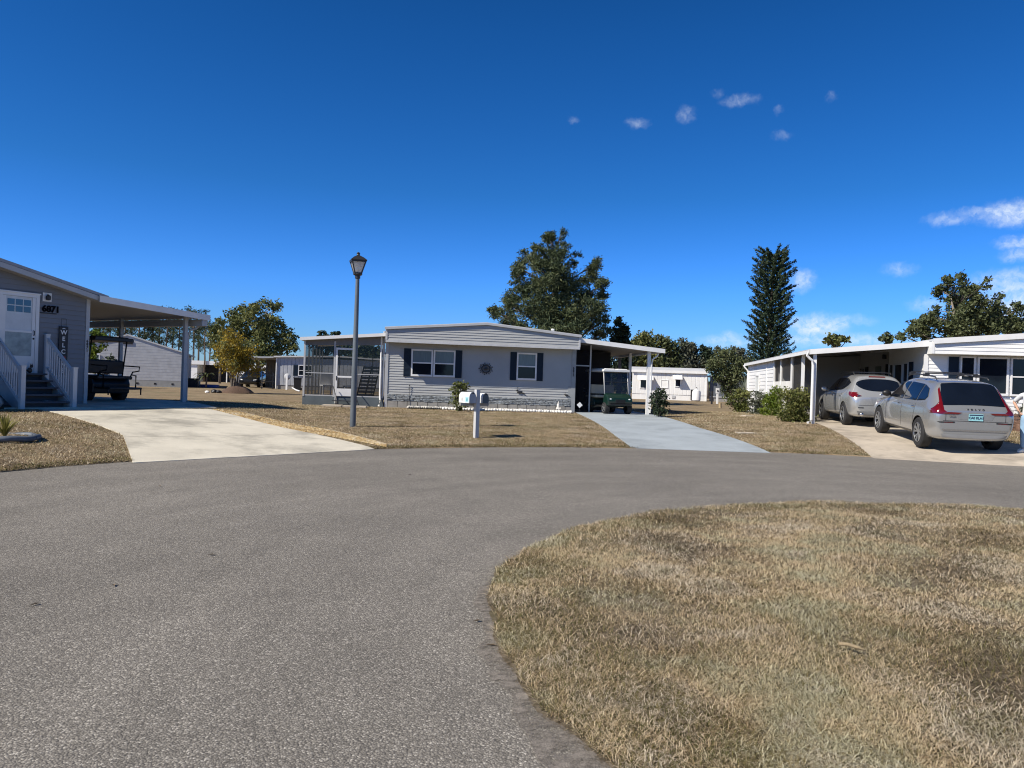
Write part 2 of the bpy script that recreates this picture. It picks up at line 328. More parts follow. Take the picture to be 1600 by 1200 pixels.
# ------------------------------------------------------------------ ground, road, island, driveways
def ground_mat(name, c_dark, c_mid, c_light, green, gs=.35):
    m = bpy.data.materials.new(name); m.use_nodes = True; t = m.node_tree; n = t.nodes; l = t.links
    b = n['Principled BSDF']; b.inputs['Roughness'].default_value = .95; b.inputs['Specular IOR Level'].default_value = .1
    g = n.new('ShaderNodeNewGeometry'); P = g.outputs['Position']
    def noise(s, d=5, r=.6):
        x = n.new('ShaderNodeTexNoise'); x.inputs['Scale'].default_value = s; x.inputs['Detail'].default_value = d; x.inputs['Roughness'].default_value = r; l.new(P, x.inputs['Vector']); return x
    a = noise(38, 6, .75); c = noise(1.1, 4); d = noise(gs, 4); e = noise(5.5, 4, .7)
    mu = n.new('ShaderNodeMath'); mu.operation = 'MULTIPLY_ADD'; mu.inputs[1].default_value = .45; l.new(c.outputs[0], mu.inputs[0])
    m2 = n.new('ShaderNodeMath'); m2.operation = 'MULTIPLY_ADD'; m2.inputs[1].default_value = .75; m2.inputs[2].default_value = -.28; l.new(a.outputs[0], m2.inputs[0]); l.new(m2.outputs[0], mu.inputs[2])
    m3 = n.new('ShaderNodeMath'); m3.operation = 'MULTIPLY_ADD'; m3.inputs[1].default_value = .45; l.new(e.outputs[0], m3.inputs[0]); l.new(mu.outputs[0], m3.inputs[2])
    r = n.new('ShaderNodeValToRGB'); l.new(m3.outputs[0], r.inputs[0]); el_ = r.color_ramp.elements
    el_[0].position = .3; el_[0].color = (*c_dark, 1); el_[1].position = .8; el_[1].color = (*c_light, 1); q = el_.new(.52); q.color = (*c_mid, 1)
    gm = n.new('ShaderNodeMapRange'); gm.inputs[1].default_value = .52; gm.inputs[2].default_value = .68; gm.inputs[4].default_value = .55; l.new(d.outputs[0], gm.inputs[0])
    mx = n.new('ShaderNodeMix'); mx.data_type = 'RGBA'; l.new(gm.outputs[0], mx.inputs['Factor']); l.new(r.outputs[0], mx.inputs['A']); mx.inputs['B'].default_value = (*green, 1)
    l.new(mx.outputs['Result'], b.inputs['Base Color'])
    bp = n.new('ShaderNodeBump'); bp.inputs['Strength'].default_value = .8; bp.inputs['Distance'].default_value = .04; l.new(a.outputs[0], bp.inputs['Height']); l.new(bp.outputs[0], b.inputs['Normal'])
    return m
M_lawn = ground_mat('dry_lawn', (.085, .063, .04), (.25, .19, .12), (.44, .35, .23), (.17, .155, .085))
M_soil = ground_mat('dry_thatch', (.03, .024, .016), (.12, .096, .066), (.32, .27, .205), (.17, .16, .09), .8)
def asphalt_mat():
    m = bpy.data.materials.new('worn_asphalt'); m.use_nodes = True; t = m.node_tree; n = t.nodes; l = t.links
    b = n['Principled BSDF']; b.inputs['Roughness'].default_value = .85; b.inputs['Specular IOR Level'].default_value = .3
    P = n.new('ShaderNodeNewGeometry').outputs['Position']
    def noise(s, d=5, r=.6):
        x = n.new('ShaderNodeTexNoise'); x.inputs['Scale'].default_value = s; x.inputs['Detail'].default_value = d; x.inputs['Roughness'].default_value = r; l.new(P, x.inputs['Vector']); return x
    v = n.new('ShaderNodeTexVoronoi'); v.inputs['Scale'].default_value = 105; l.new(P, v.inputs['Vector'])
    hs_ = n.new('ShaderNodeSeparateColor'); l.new(v.outputs['Color'], hs_.inputs[0])
    r = n.new('ShaderNodeValToRGB'); l.new(hs_.outputs[0], r.inputs[0]); e = r.color_ramp.elements
    e[0].position = 0; e[0].color = (.178, .164, .145, 1); e[1].position = 1; e[1].color = (.49, .46, .41, 1)
    for p, c in ((.35, (.208, .192, .168)), (.62, (.25, .231, .203)), (.84, (.326, .302, .264))): q = e.new(p); q.color = (*c, 1)
    dk = n.new('ShaderNodeMapRange'); dk.inputs[1].default_value = 0; dk.inputs[2].default_value = .75; dk.inputs[3].default_value = 1.15; dk.inputs[4].default_value = .62; l.new(v.outputs['Distance'], dk.inputs[0])
    a = noise(.28, 5); f = noise(1.6, 5, .65); h = noise(30, 3)
    def rng_(x, lo, hi):
        q = n.new('ShaderNodeMapRange'); q.inputs[1].default_value = .3; q.inputs[2].default_value = .7; q.inputs[3].default_value = lo; q.inputs[4].default_value = hi; l.new(x.outputs[0], q.inputs[0]); return q.outputs[0]
    fac = dk.outputs[0]
    sb = n.new('ShaderNodeVectorMath'); sb.operation = 'SUBTRACT'; sb.inputs[1].default_value = (CX, CY, 0); l.new(P, sb.inputs[0])
    sxy = n.new('ShaderNodeSeparateXYZ'); l.new(sb.outputs[0], sxy.inputs[0]); at_ = n.new('ShaderNodeMath'); at_.operation = 'ARCTAN2'; l.new(sxy.outputs[0], at_.inputs[0]); l.new(sxy.outputs[1], at_.inputs[1])
    ln_ = n.new('ShaderNodeVectorMath'); ln_.operation = 'LENGTH'; l.new(sb.outputs[0], ln_.inputs[0]); cb_ = n.new('ShaderNodeCombineXYZ'); l.new(at_.outputs[0], cb_.inputs[0]); l.new(ln_.outputs['Value'], cb_.inputs[1])
    pn = n.new('ShaderNodeTexNoise'); pn.inputs['Scale'].default_value = 1.5; pn.inputs['Detail'].default_value = 6; pn.inputs['Roughness'].default_value = .6; l.new(cb_.outputs[0], pn.inputs['Vector'])
    for o_ in (rng_(a, .86, 1.12), rng_(f, .93, 1.07), rng_(h, .86, 1.14), rng_(pn, .88, 1.10)):
        q = n.new('ShaderNodeMath'); q.operation = 'MULTIPLY'; l.new(fac, q.inputs[0]); l.new(o_, q.inputs[1]); fac = q.outputs[0]
    sc = n.new('ShaderNodeVectorMath'); sc.operation = 'SCALE'; l.new(r.outputs[0], sc.inputs[0]); l.new(fac, sc.inputs['Scale'])
    l.new(sc.outputs[0], b.inputs['Base Color'])
    bp = n.new('ShaderNodeBump'); bp.inputs['Strength'].default_value = .7; bp.inputs['Distance'].default_value = .006; bp.invert = True; l.new(v.outputs['Distance'], bp.inputs['Height']); l.new(bp.outputs[0], b.inputs['Normal'])
    return m
M_asph = asphalt_mat()

def wob_r(a, k=1.0):
    return k*(.035*math.sin(17*a+1)+.03*math.sin(41*a)+.02*math.sin(97*a+2)+.012*math.sin(211*a))
def polar(name, rings, nseg, zf, m, center_fill=None, wobble=1.0, kind='structure'):
    b = MB()
    for r in rings:
        for j in range(nseg):
            a = 2*math.pi*j/nseg; rr = r*(1+(bulge(a)/IR if name == 'grass_island' else 0))+wob_r(a, wobble)*(.45 if name == 'grass_island' else 1); x, y = CX+rr*math.cos(a), CY+rr*math.sin(a); b.v.append((x, y, zf(x, y, r)))
    for i in range(len(rings)-1):
        for j in range(nseg):
            k = (j+1) % nseg; b.f.append([i*nseg+j, (i+1)*nseg+j, (i+1)*nseg+k, i*nseg+k]); b.m.append(0)
    if center_fill is not None:
        b.v.append((CX, CY, center_fill)); c = len(b.v)-1
        for j in range(nseg): b.f.append([c, j, (j+1) % nseg]); b.m.append(0)
    o = b.build(name, m, smooth=True, fix=False)
    return tag(o, kind=kind)
def gz(x, y, r):
    if r < 14.05: return -.06 if r < 13.99 else .012
    s_in = y < CY-6 and abs(x-CX) < 4.2
    return -.08 if s_in else tz(x, y)+.02
polar('ground', [13.98, 14.0, 14.12, 14.3, 14.6, 15, 15.5, 16, 16.7, 17.5, 18.5, 19.5, 21, 23, 25, 28, 31, 35, 40, 46, 55, 70, 90, 120, 170, 260, 450, 900, 2500], 420, gz, M_lawn)
polar('road', [1.0, 5.0, 10.0, 14.7], 160, lambda x, y, r: 0.0, M_asph, center_fill=0.0, wobble=0)
b = MB(); b.quad((CX-4, -60, -.006), (CX+4, -60, -.006), (CX+4, -6, -.006), (CX-4, -6, -.006)); tag(b.build('entry_road', M_asph), kind='structure')
IR = 5.5
def bulge(a):
    a = a % (2*math.pi); return .15*math.exp(-((a-2.95)/.42)**2)-.05*math.exp(-((a-3.7)/.25)**2)
def island_z(x, y, r):
    q = r/IR
    return .004 if q > .999 else (.018 if q > .97 else .03+.10*(1-q*q)+.012*math.sin(3.1*x+y)*math.sin(2.3*y))
polar('grass_island', [.6, 1.2, 2, 2.8, 3.5, 4.2, 4.8, 5.1, 5.35, 5.45, 5.5], 260, island_z, M_soil, center_fill=.13, wobble=1.0)

def resample(pts, n):
    pts = [Vector((p[0], p[1])) for p in pts]; L = [0]
    for i in range(1, len(pts)): L.append(L[-1]+(pts[i]-pts[i-1]).length)
    o = []
    for k in range(n+1):
        d = L[-1]*k/n; i = 1
        while i < len(L)-1 and L[i] < d: i += 1
        o.append(pts[i-1].lerp(pts[i], (d-L[i-1])/max(L[i]-L[i-1], 1e-6)))
    return o
def ground_sheet(name, left, right, nl, nw, off, m, kind='structure', jit=0.0):
    A, B = resample(left, nl), resample(right, nl); b = MB()
    for i in range(nl+1):
        for j in range(nw+1):
            p = A[i].lerp(B[i], j/nw)
            if jit and j in (0, nw): p += Vector((random.uniform(-jit, jit), random.uniform(-jit, jit)))
            rr_ = math.hypot(p.x-CX, p.y-CY); b.v.append((p.x, p.y, tz(p.x, p.y)+(off if p.y < 8 else .008+(off-.008)*min(1, max(0, (rr_-13.95)/.12)))))
    W_ = nw+1
    for i in range(nl):
        for j in range(nw): b.f.append([i*W_+j, i*W_+j+1, (i+1)*W_+j+1, (i+1)*W_+j]); b.m.append(0)
    rim = [i*W_ for i in range(nl+1)]+[nl*W_+j for j in range(1, W_)]+[i*W_+nw for i in range(nl-1, -1, -1)]+[j for j in range(nw-1, 0, -1)]
    base = len(b.v)
    for k in rim: x, y, z = b.v[k]; b.v.append((x, y, z-.12))
    R = len(rim)
    for k in range(R): b.f.append([rim[k], rim[(k+1) % R], base+(k+1) % R, base+k]); b.m.append(0)
    return tag(b.build(name, m, fix=False), kind=kind)

# local frames of the three lots ------------------------------------------------
HL = (-11.38, 20.18, .545, R_(60)); HM = (-5.14, 30.66, .37, R_(7.5)); HR = (10.18, 25.46, .475, R_(-9))
def wloc(fr, x, y):
    c, s = math.cos(fr[3]), math.sin(fr[3]); return Vector((fr[0]+x*c-y*s, fr[1]+x*s+y*c))
left_drive_L = [gp(208, 723.5), gp(192, 682), gp(60, 641)]
left_drive_R = [gp(585, 702.5), gp(470, 676), gp(330, 641.5)]
LD = ground_sheet('concrete_driveway', left_drive_L, left_drive_R, 40, 14, .036, M_concrete)
ground_sheet('carport_slab', [wloc(HL, -2.6, -1.22), wloc(HL, -.02, 0.0), wloc(HL, .02, 9)], [wloc(HL, 2.52, -2.08), wloc(HL, 3.35, 0), wloc(HL, 3.35, 9)], 40, 8, .048, M_concrete)
MDL = [gp(985, 700), gp(962, 683), gp(898, 645), wloc(HM, 7.9, 6.5)]
MDR = [gp(1204, 708), gp(1095, 671), gp(1030, 650.5), wloc(HM, 11.4, 6.5)]
M_blueconc = mat('blue_grey_concrete', (.355, .40, .43), .8, var=.10, vs=1.1, var2=.06, vs2=60, bump=.12, bs=100, stain=.22)
ground_sheet('painted_driveway', MDL, MDR, 46, 10, .036, M_blueconc)
RDL = [gp(1366, 716), wloc(HR, .15, -.5), wloc(HR, .15, 8)]
RDR = [gp(1366, 716)+Vector((5.2, -1.6, 0)), wloc(HR, 3.45, -2.4), wloc(HR, 3.45, 8)]
ground_sheet('tan_driveway', RDL, RDR, 40, 10, .036, M_tanconc)

# joints cut across the left driveway
def strip_pts(A, B, t0, t1):
    return A.lerp(B, t0), A.lerp(B, t1)
M_joint = mat('concrete_joint', (.26, .24, .20), .9)
jb = MB(); A_, B_ = resample(left_drive_L, 40), resample(left_drive_R, 40)
for k in (13, 24, 33):
    for j in range(14):
        p, q = A_[k].lerp(B_[k], j/14), A_[k].lerp(B_[k], (j+1)/14); d = (A_[k+1]-A_[k]).normalized()*.006
        jb.quad((p.x-d.x, p.y-d.y, tz(p.x, p.y)+.0405), (q.x-d.x, q.y-d.y, tz(q.x, q.y)+.0405), (q.x+d.x, q.y+d.y, tz(q.x, q.y)+.0405), (p.x+d.x, p.y+d.y, tz(p.x, p.y)+.0405))
tag(jb.build('driveway_joints', M_joint, fix=False), kind='structure')

# gravel strip with its pale kerb along the left driveway
grL = [gp(604, 700.5), gp(475, 676.5), gp(333, 641.5)]; grR = [gp(606, 698.5), gp(500, 674), gp(350, 643)]
gl = [p+Vector((.0, -.02, 0)) for p in grL]; gr = [gp(605, 697.5), gp(520, 675.5), gp(372, 645)]
ground_sheet('gravel_bed', gl, gr, 30, 4, .028, mat('gravel_soil', (.30, .22, .13), .95, var=.5, vs=30, bump=.8, bs=60))
M_pebble = leaf_mat('pebble_tan', [(.20, .12, .05), (.42, .29, .13), (.56, .44, .25), (.70, .64, .52)], 0, 2.0, .8)
def pebbles(name, A, B, n, r0, r1, m, off=.03, flat=.6):
    A, B = resample(A, 60), resample(B, 60); b = MB()
    for _ in range(n):
        f = random.random()*60; i = min(59, int(f)); a = A[i].lerp(A[i+1], f-i); c = B[i].lerp(B[i+1], f-i); p = a.lerp(c, random.random())
        r = random.uniform(r0, r1); z = tz(p.x, p.y)+off; a0 = random.random()*6.28; k = 5; top = []; bot = []
        for j in range(k):
            an = a0+6.283*j/k; q = r*random.uniform(.75, 1.2); bot.append((p.x+q*math.cos(an), p.y+q*math.sin(an), z)); top.append((p.x+.6*q*math.cos(an), p.y+.6*q*math.sin(an), z+r*flat*random.uniform(.7, 1.3)))
        b.loft([bot, top], 0, True)
    return tag(b.build(name, m, fix=False), kind='stuff')
pebbles('gravel', gl, gr, 3600, .018, .04, M_pebble)
kb = MB(); E_ = resample(gr, 44)
for i in range(44):
    a, c = E_[i], E_[i+1]; d = (c-a)*.04; kb.bar((a.x+d.x, a.y+d.y, tz(a.x, a.y)+.015), (c.x-d.x, c.y-d.y, tz(c.x, c.y)+.015), .08, .06)
tag(kb.build('gravel_kerb', mat('kerb_pale', (.50, .44, .34), .9, var=.2, vs=8, bump=.4)), kind='structure')

# ------------------------------------------------------------------ grass blades
M_blade = leaf_mat('dry_blades', [(.04, .032, .021), (.145, .114, .073), (.36, .295, .20), (.70, .635, .52), (.58, .515, .40), (.24, .198, .132)], .1, .9, .8, tints=[(.66, .66, .58), (1.0, .97, .94), (.98, .88, .72), (.78, .82, .70), (1.08, 1.06, 1.06)], ts=1.1)
M_bladeg = leaf_mat('green_brown_blades', [(.04, .048, .016), (.11, .105, .038), (.20, .165, .07), (.32, .27, .15)], .1, 1.2, .8, tints=[(.7, .75, .6), (1, 1, 1), (.9, .85, .7)], ts=.9)
def blades(name, P, length, width, tilt, m, parent=None):
    n = len(P); a = rng.random(n)*2*np.pi; L = length*(.5+rng.random(n)); W = width*(.6+.8*rng.random(n)); ti = tilt[0]+(tilt[1]-tilt[0])*rng.random(n)
    d = np.stack([np.cos(a), np.sin(a)], 1); s = np.stack([-np.sin(a), np.cos(a)], 1)
    V = np.zeros((n, 5, 3)); V[:, 0, :2] = P[:, :2]-s*W[:, None]/2; V[:, 1, :2] = P[:, :2]+s*W[:, None]/2
    zf_ = .62
    mid = P[:, :2]+d*(L*.5*np.sin(ti))[:, None]+s*(L*(rng.random(n)-.5)*.22)[:, None]; base_z = .016*rng.random(n)**2; P = np.stack([P[:, 0], P[:, 1], P[:, 2]+base_z], 1); tip = P[:, :2]+d*(L*np.sin(ti))[:, None]
    V[:, 2, :2] = mid-s*W[:, None]*.4; V[:, 3, :2] = mid+s*W[:, None]*.4; V[:, 4, :2] = tip
    V[:, 0, 2] = V[:, 1, 2] = P[:, 2]-.01; V[:, 2, 2] = V[:, 3, 2] = P[:, 2]+L*.55*np.cos(ti)*zf_+.004; V[:, 4, 2] = P[:, 2]+L*np.cos(ti)*zf_
    idx = np.arange(n)[:, None]*5
    tri = np.concatenate([idx+[0, 1, 3], idx+[0, 3, 2], idx+[2, 3, 4]], 1).reshape(-1)
    return fast_mesh(name, V.reshape(-1, 3), tri, 3, m, parent)
def fast_mesh(name, V, idx, k, m, parent=None):
    me = bpy.data.meshes.new(name); me.vertices.add(len(V)); me.vertices.foreach_set('co', np.asarray(V, dtype=np.float32).ravel())
    nf = len(idx)//k; me.loops.add(len(idx)); me.loops.foreach_set('vertex_index', np.asarray(idx, dtype=np.int32))
    me.polygons.add(nf); me.polygons.foreach_set('loop_start', np.arange(nf, dtype=np.int32)*k)
    me.materials.append(m); me.update(calc_edges=True)
    o = bpy.data.objects.new(name, me); COL.objects.link(o)
    if parent: o.parent = parent
    return o
# island: density follows nearness to the eye
M = 3200000; ang = rng.random(M)*2*np.pi; rad = (IR-.02)*np.sqrt(rng.random(M))
bg_ = .15*np.exp(-((ang-2.95)/.42)**2)-.05*np.exp(-((ang-3.7)/.25)**2); wb_ = .45*.035*np.sin(17*ang+1)+.45*.03*np.sin(41*ang)+.45*.02*np.sin(97*ang+2)
rx = rad*(1+bg_/IR)+wb_*(rad/IR)**4; x = CX+rx*np.cos(ang); y = CY+rx*np.sin(ang); dist = np.hypot(x, y)
vis = (y > 1.2) & (x < .78*y+1.2)
keep = vis & (rng.random(M) < np.clip((3.6/np.maximum(dist, 3.0))**1.7, .08, 1)*np.where(rad > 4.9, 1.0, .9))
x, y, rad, dist = x[keep], y[keep], rad[keep], dist[keep]
q = rad/IR; z = .03+.10*(1-q*q)+.012*np.sin(3.1*x+y)*np.sin(2.3*y)
P = np.stack([x, y, z], 1)
# patchy bare spots and thicker tufts
pat = np.sin(2.1*x+.7*y)*np.sin(1.7*y-.6*x)+.6*np.sin(5.3*x+1)*np.sin(4.7*y)
k2 = rng.random(len(P)) < np.clip(.66+.28*pat, .24, 1); P = P[k2]; dist = dist[k2]; rad = rad[k2]
fl = rng.random(len(P)); gpat = np.sin(1.3*P[:, 0]+2)*np.sin(1.1*P[:, 1])
isg = (fl < .13+.16*gpat) | ((rad > IR-.7) & (fl < .38))
near = dist < 5.2
tag(blades('dry_grass', P[~isg & near], .052, .0027, (.98, 1.53), M_blade), kind='stuff')
tag(blades('dry_grass', P[~isg & ~near], .052, .0044, (.98, 1.52), M_blade), kind='stuff')
tag(blades('green_grass', P[isg], .040, .0032, (.8, 1.5), M_bladeg), kind='stuff')

# bare sandy margin where tyres cut the lower left edge of the island
M_dirt = mat('sandy_dirt', (.215, .192, .168), .95, var=.18, vs=7, var2=.3, vs2=160, bump=.4, bs=140)
t_ = M_dirt.node_tree; n_ = t_.nodes; pr_ = n_['Principled BSDF']; gq = n_.new('ShaderNodeNewGeometry'); nq = n_.new('ShaderNodeTexNoise'); nq.inputs['Scale'].default_value = 9; nq.inputs['Detail'].default_value = 9; nq.inputs['Roughness'].default_value = .75
t_.links.new(gq.outputs['Position'], nq.inputs['Vector']); mq = n_.new('ShaderNodeMapRange'); mq.inputs[1].default_value = .40; mq.inputs[2].default_value = .58; t_.links.new(nq.outputs[0], mq.inputs[0]); t_.links.new(mq.outputs[0], pr_.inputs['Alpha'])
dm = MB(); nd = 90
for i in range(nd+1):
    a = R_(168+46*i/nd); e_ = math.sin(math.pi*i/nd)**.9; r0 = IR+bulge(a)-.22; r1 = IR+bulge(a)+e_*(.13+.07*math.sin(9*a+1)+.035*math.sin(31*a)+.02*math.sin(83*a))
    for r_, z_ in ((r0, .012), (r1, .0045)): dm.v.append((CX+r_*math.cos(a), CY+r_*math.sin(a), z_))
    if i: k = 2*i; dm.f.append([k-2, k-1, k+1, k]); dm.m.append(0)
tag(dm.build('dirt_margin', M_dirt, fix=False), kind='structure')

def in_poly(x, y, poly):
    poly = [(p[0], p[1]) for p in poly]; r = np.zeros(len(x), bool); j = len(poly)-1
    for i in range(len(poly)):
        xi, yi = poly[i]; xj, yj = poly[j]
        c = ((yi > y) != (yj > y)) & (x < (xj-xi)*(y-yi)/((yj-yi) if yj != yi else 1e-9)+xi); r ^= c; j = i
    return r
def rect(fr, x0, x1, y0, y1): return [wloc(fr, x0, y0), wloc(fr, x1, y0), wloc(fr, x1, y1), wloc(fr, x0, y1)]
KEEP_OUT = [left_drive_L+left_drive_R[::-1], MDL+MDR[::-1], RDL+RDR[::-1], gl+gr[::-1], rect(HL, -8.2, 3.5, -1.4, 15), rect(HL, -2.4, 2.5, -2.1, 0), rect(HM, -3.4, 11.3, -.1, 15), rect(HM, .85, 7.75, -.8, 0), rect(HR, -.1, 12, -.1, 15)]
M = 900000; ang = rng.random(M)*np.pi*1.15-.05*np.pi; rad = 14.0+18*rng.random(M)**1.25
x = CX+rad*np.cos(ang); y = CY+rad*np.sin(ang); ok = (y > 8) & (np.abs(x) < .74*y+1)
for poly in KEEP_OUT: ok &= ~in_poly(x, y, poly)
x, y, rad = x[ok], y[ok], rad[ok]
x, y, rad = x[:340000], y[:340000], rad[:340000]
P = np.stack([x, y, np.array([tz(a, b_)+.02 for a, b_ in zip(x, y)])], 1)
fl = rng.random(len(P)); ph = rng.random(12)*6.28
nv = sum(np.sin((2.2+.9*i)*(P[:, 0]*np.cos(i*2.4)+P[:, 1]*np.sin(i*2.4))+ph[i]) for i in range(8))/2.0
isg = (fl < np.clip(.16+.22*nv, .03, .6)) | ((rad < 14.25) & (fl < .7))
tag(blades('dry_grass', P[~isg], .055, .007, (.85, 1.55), M_blade), kind='stuff')
tag(blades('green_grass', P[isg], .05, .008, (.6, 1.4), M_bladeg), kind='stuff')

# ------------------------------------------------------------------ shared house pieces
def pbox(m, P, u0, u1, z0, z1, o0, o1, mi=0):
    vs = [P(u, z, o) for o in (o0, o1) for z in (z0, z1) for u in (u0, u1)]
    m.add(vs, [(0, 2, 3, 1), (4, 5, 7, 6), (0, 1, 5, 4), (2, 6, 7, 3), (0, 4, 6, 2), (1, 3, 7, 5)], mi)
def siding(m, P, ul, ur, z0, z1, lap=.115, d=.014, mi=0, o=0.0):
    ul_ = ul if callable(ul) else (lambda z: ul); ur_ = ur if callable(ur) else (lambda z: ur)
    z = z0
    while z < z1-.005:
        t = min(z+lap, z1); a0, a1, b0, b1 = ul_(z), ul_(t), ur_(z), ur_(t)
        if b0-a0 > .02:
            m.quad(P(a0, z, o+d), P(b0, z, o+d), P(max(b1, a1), t, o+.001), P(a1, t, o+.001), mi)
            m.quad(P(a0, z, o), P(b0, z, o), P(b0, z, o+d), P(a0, z, o+d), mi)
        z = t
def ribs(m, P, u0, u1, z0, z1, pitch=.2, d=.012, mi=0, o=0.0):
    u = u0
    while u < u1-.01:
        t = min(u+pitch, u1); g = min(.03, (t-u)*.3)
        m.quad(P(u, z0, o), P(u+g, z0, o+d), P(u+g, z1, o+d), P(u, z1, o), mi); m.quad(P(u+g, z0, o+d), P(t-g, z0, o+d), P(t-g, z1, o+d), P(u+g, z1, o+d), mi); m.quad(P(t-g, z0, o+d), P(t, z0, o), P(t, z1, o), P(t-g, z1, o+d), mi)
        u = t
def window(parent, P, u0, u1, z0, z1, fm, top, bot=None, fw=.055, mid=True, o=.02, name='window', vert=0):
    m = MB(); f = .05
    pbox(m, P, u0, u1, z0, z0+fw*1.2, o, o+f+.012); pbox(m, P, u0, u1, z1-fw, z1, o, o+f)
    pbox(m, P, u0, u0+fw, z0+fw*1.2, z1-fw, o, o+f-.003); pbox(m, P, u1-fw, u1, z0+fw*1.2, z1-fw, o, o+f-.003)
    zm = (z0+z1)/2
    if mid: pbox(m, P, u0+fw, u1-fw, zm-fw*.4, zm+fw*.4, o, o+f-.008)
    for k in range(vert):
        uu = u0+(u1-u0)*(k+1)/(vert+1); pbox(m, P, uu-fw*.35, uu+fw*.35, z0+fw*1.2, z1-fw, o, o+f-.01)
    w_ = m.build(name, fm, parent)
    a = MB()
    if mid:
        a.quad(P(u0+fw, zm, o+.022), P(u1-fw, zm, o+.022), P(u1-fw, z1-fw, o+.022), P(u0+fw, z1-fw, o+.022)); a.build('pane', top, w_)
        a = MB(); a.quad(P(u0+fw, z0+fw, o+.014), P(u1-fw, z0+fw, o+.014), P(u1-fw, zm, o+.014), P(u0+fw, zm, o+.014)); a.build('pane', bot or top, w_)
    else:
        a.quad(P(u0+fw, z0+fw, o+.016), P(u1-fw, z0+fw, o+.016), P(u1-fw, z1-fw, o+.016), P(u0+fw, z1-fw, o+.016)); a.build('pane', top, w_)
    return w_
def shutter(parent, P, u0, u1, z0, z1, o=.018, m_=None):
    m = MB(); pbox(m, P, u0, u1, z0, z1, o, o+.022)
    h = .05; w_ = .04
    pbox(m, P, u0, u0+w_, z0, z1, o+.022, o+.032); pbox(m, P, u1-w_, u1, z0, z1, o+.022, o+.032)
    z = z0+.04
    while z < z1-.06: pbox(m, P, u0+w_, u1-w_, z, z+.018, o+.022, o+.03); z += h
    return m.build('shutter', m_ or M_shutter, parent)
def downspout(parent, pts, r=.035, m_=None, name='downspout'):
    m = MB(); m.tube(pts, r, 8); return m.build(name, m_ or M_white, parent, smooth=True, auto=40)
# ------------------------------------------------------------------ left house (slate siding, number 6871)
h = thing('mobile_home', 'slate grey mobile home numbered 6871 with white storm door, at the left edge', 'house', HL[:3], HL[3])
P = lambda u, z, o: (u, -o, z)
WT, SL = 2.95, .22
lim = lambda z: 0 if z <= WT else -(z-WT)/SL
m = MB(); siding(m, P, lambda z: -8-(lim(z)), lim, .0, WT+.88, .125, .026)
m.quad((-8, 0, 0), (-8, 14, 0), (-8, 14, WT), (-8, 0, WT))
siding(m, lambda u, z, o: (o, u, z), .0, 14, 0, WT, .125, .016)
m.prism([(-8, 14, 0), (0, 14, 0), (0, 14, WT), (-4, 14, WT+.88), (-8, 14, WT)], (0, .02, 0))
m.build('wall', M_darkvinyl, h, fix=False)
m = MB(); m.box(-.07, .03, -.035, .06, 0, WT-.02); m.build('corner_trim', M_trimgrey, h)
m = MB()
for s in (1, -1):
    f = lambda x, z: (x if s > 0 else -8-x, -.32, z)
    e0, e1 = .32, -4
    z_ = lambda x: WT+.02-x*SL
    m.prism([f(e0, z_(e0)), f(e1, z_(e1)), f(e1, z_(e1)+.05), f(e0, z_(e0)+.05)], (0, 14.6, 0), 0)
rf = m.build('roof', M_shingle, h)
m = MB()
for s in (1, -1):
    f = lambda x, z: (x if s > 0 else -8-x, -.36, z)
    m.prism([f(.30, WT-.13-.3*SL), f(-4, WT-.13+4*SL), f(-4, WT-.005+4*SL), f(.30, WT-.005-.3*SL)], (0, .04, 0), 0)
    m.prism([f(.34, WT+.0-.3*SL), f(-4, WT+.0+4*SL), f(-4, WT+.075+4*SL), f(.34, WT+.075-.3*SL)], (0, .03, 0), 1)
m.build('rake_fascia', [M_trimgrey, mat('drip_edge_grey', (.30, .32, .36), .5)], rf)
m = MB(); m.prism([(.30, -.32, WT-.12-.3*SL), (-4, -.32, WT-.12+4*SL), (-4, -.32, WT-.10+4*SL), (.30, -.32, WT-.10-.3*SL)], (0, .32, 0)); m.build('soffit', M_soffit, rf)
# door with storm door
d0, d1, zb, zt = -2.22, -1.28, .83, 2.80
m = MB(); pbox(m, P, d0, d0+.08, zb, zt, .016, .06); pbox(m, P, d1-.08, d1, zb, zt, .016, .06); pbox(m, P, d0+.08, d1-.08, zt-.08, zt, .016, .057); pbox(m, P, d0-.02, d1+.02, zt, zt+.03, .016, .08)
fr = m.build('door_frame', M_white, h)
m = MB(); pbox(m, P, d0+.085, d1-.085, zb, zt-.085, .016, .03); m.build('door', mat('door_white', (.62, .66, .68), .5), h)
dr = [o for o in h.children if o.name.startswith('door') and 'frame' not in o.name][0]
m = MB()
for i in range(3):
    for j in range(2):
        u = d0+.20+i*.19; z0 = zt-.47+j*.17; pbox(m, P, u, u+.165, z0, z0+.145, .030, .034)
m.build('door_lite', mat('door_lite_glass', (.03, .07, .13), .06, spec=.9), dr)
m = MB(); pbox(m, P, d0+.13, d1-.13, zb+1.0, zb+1.05, .03, .05); pbox(m, P, d0+.085, d0+.16, zb, zt-.085, .03, .047); pbox(m, P, d1-.16, d1-.085, zb, zt-.085, .03, .047); pbox(m, P, d0+.16, d1-.16, zb+.02, zb+.42, .03, .045)
m.build('storm_frame', M_white, dr)
m = MB(); pbox(m, P, d0+.16, d1-.16, zb+.42, zb+1.0, .034, .038); m.build('storm_glass', mat('storm_glass', (.30, .335, .345), .15, spec=.5, var=.3, vs=5), dr)
m = MB(); m.tube([(d1-.12, -.05, zb+.95), (d1-.12, -.085, zb+.95), (d1-.12, -.085, zb+1.06), (d1-.12, -.05, zb+1.06)], .012, 6); m.ball((d1-.12, -.055, zb+.86), .022); m.build('handle', M_black, dr)
M_number = mat('matt_black_number', (.006, .006, .008), .95, spec=.05)
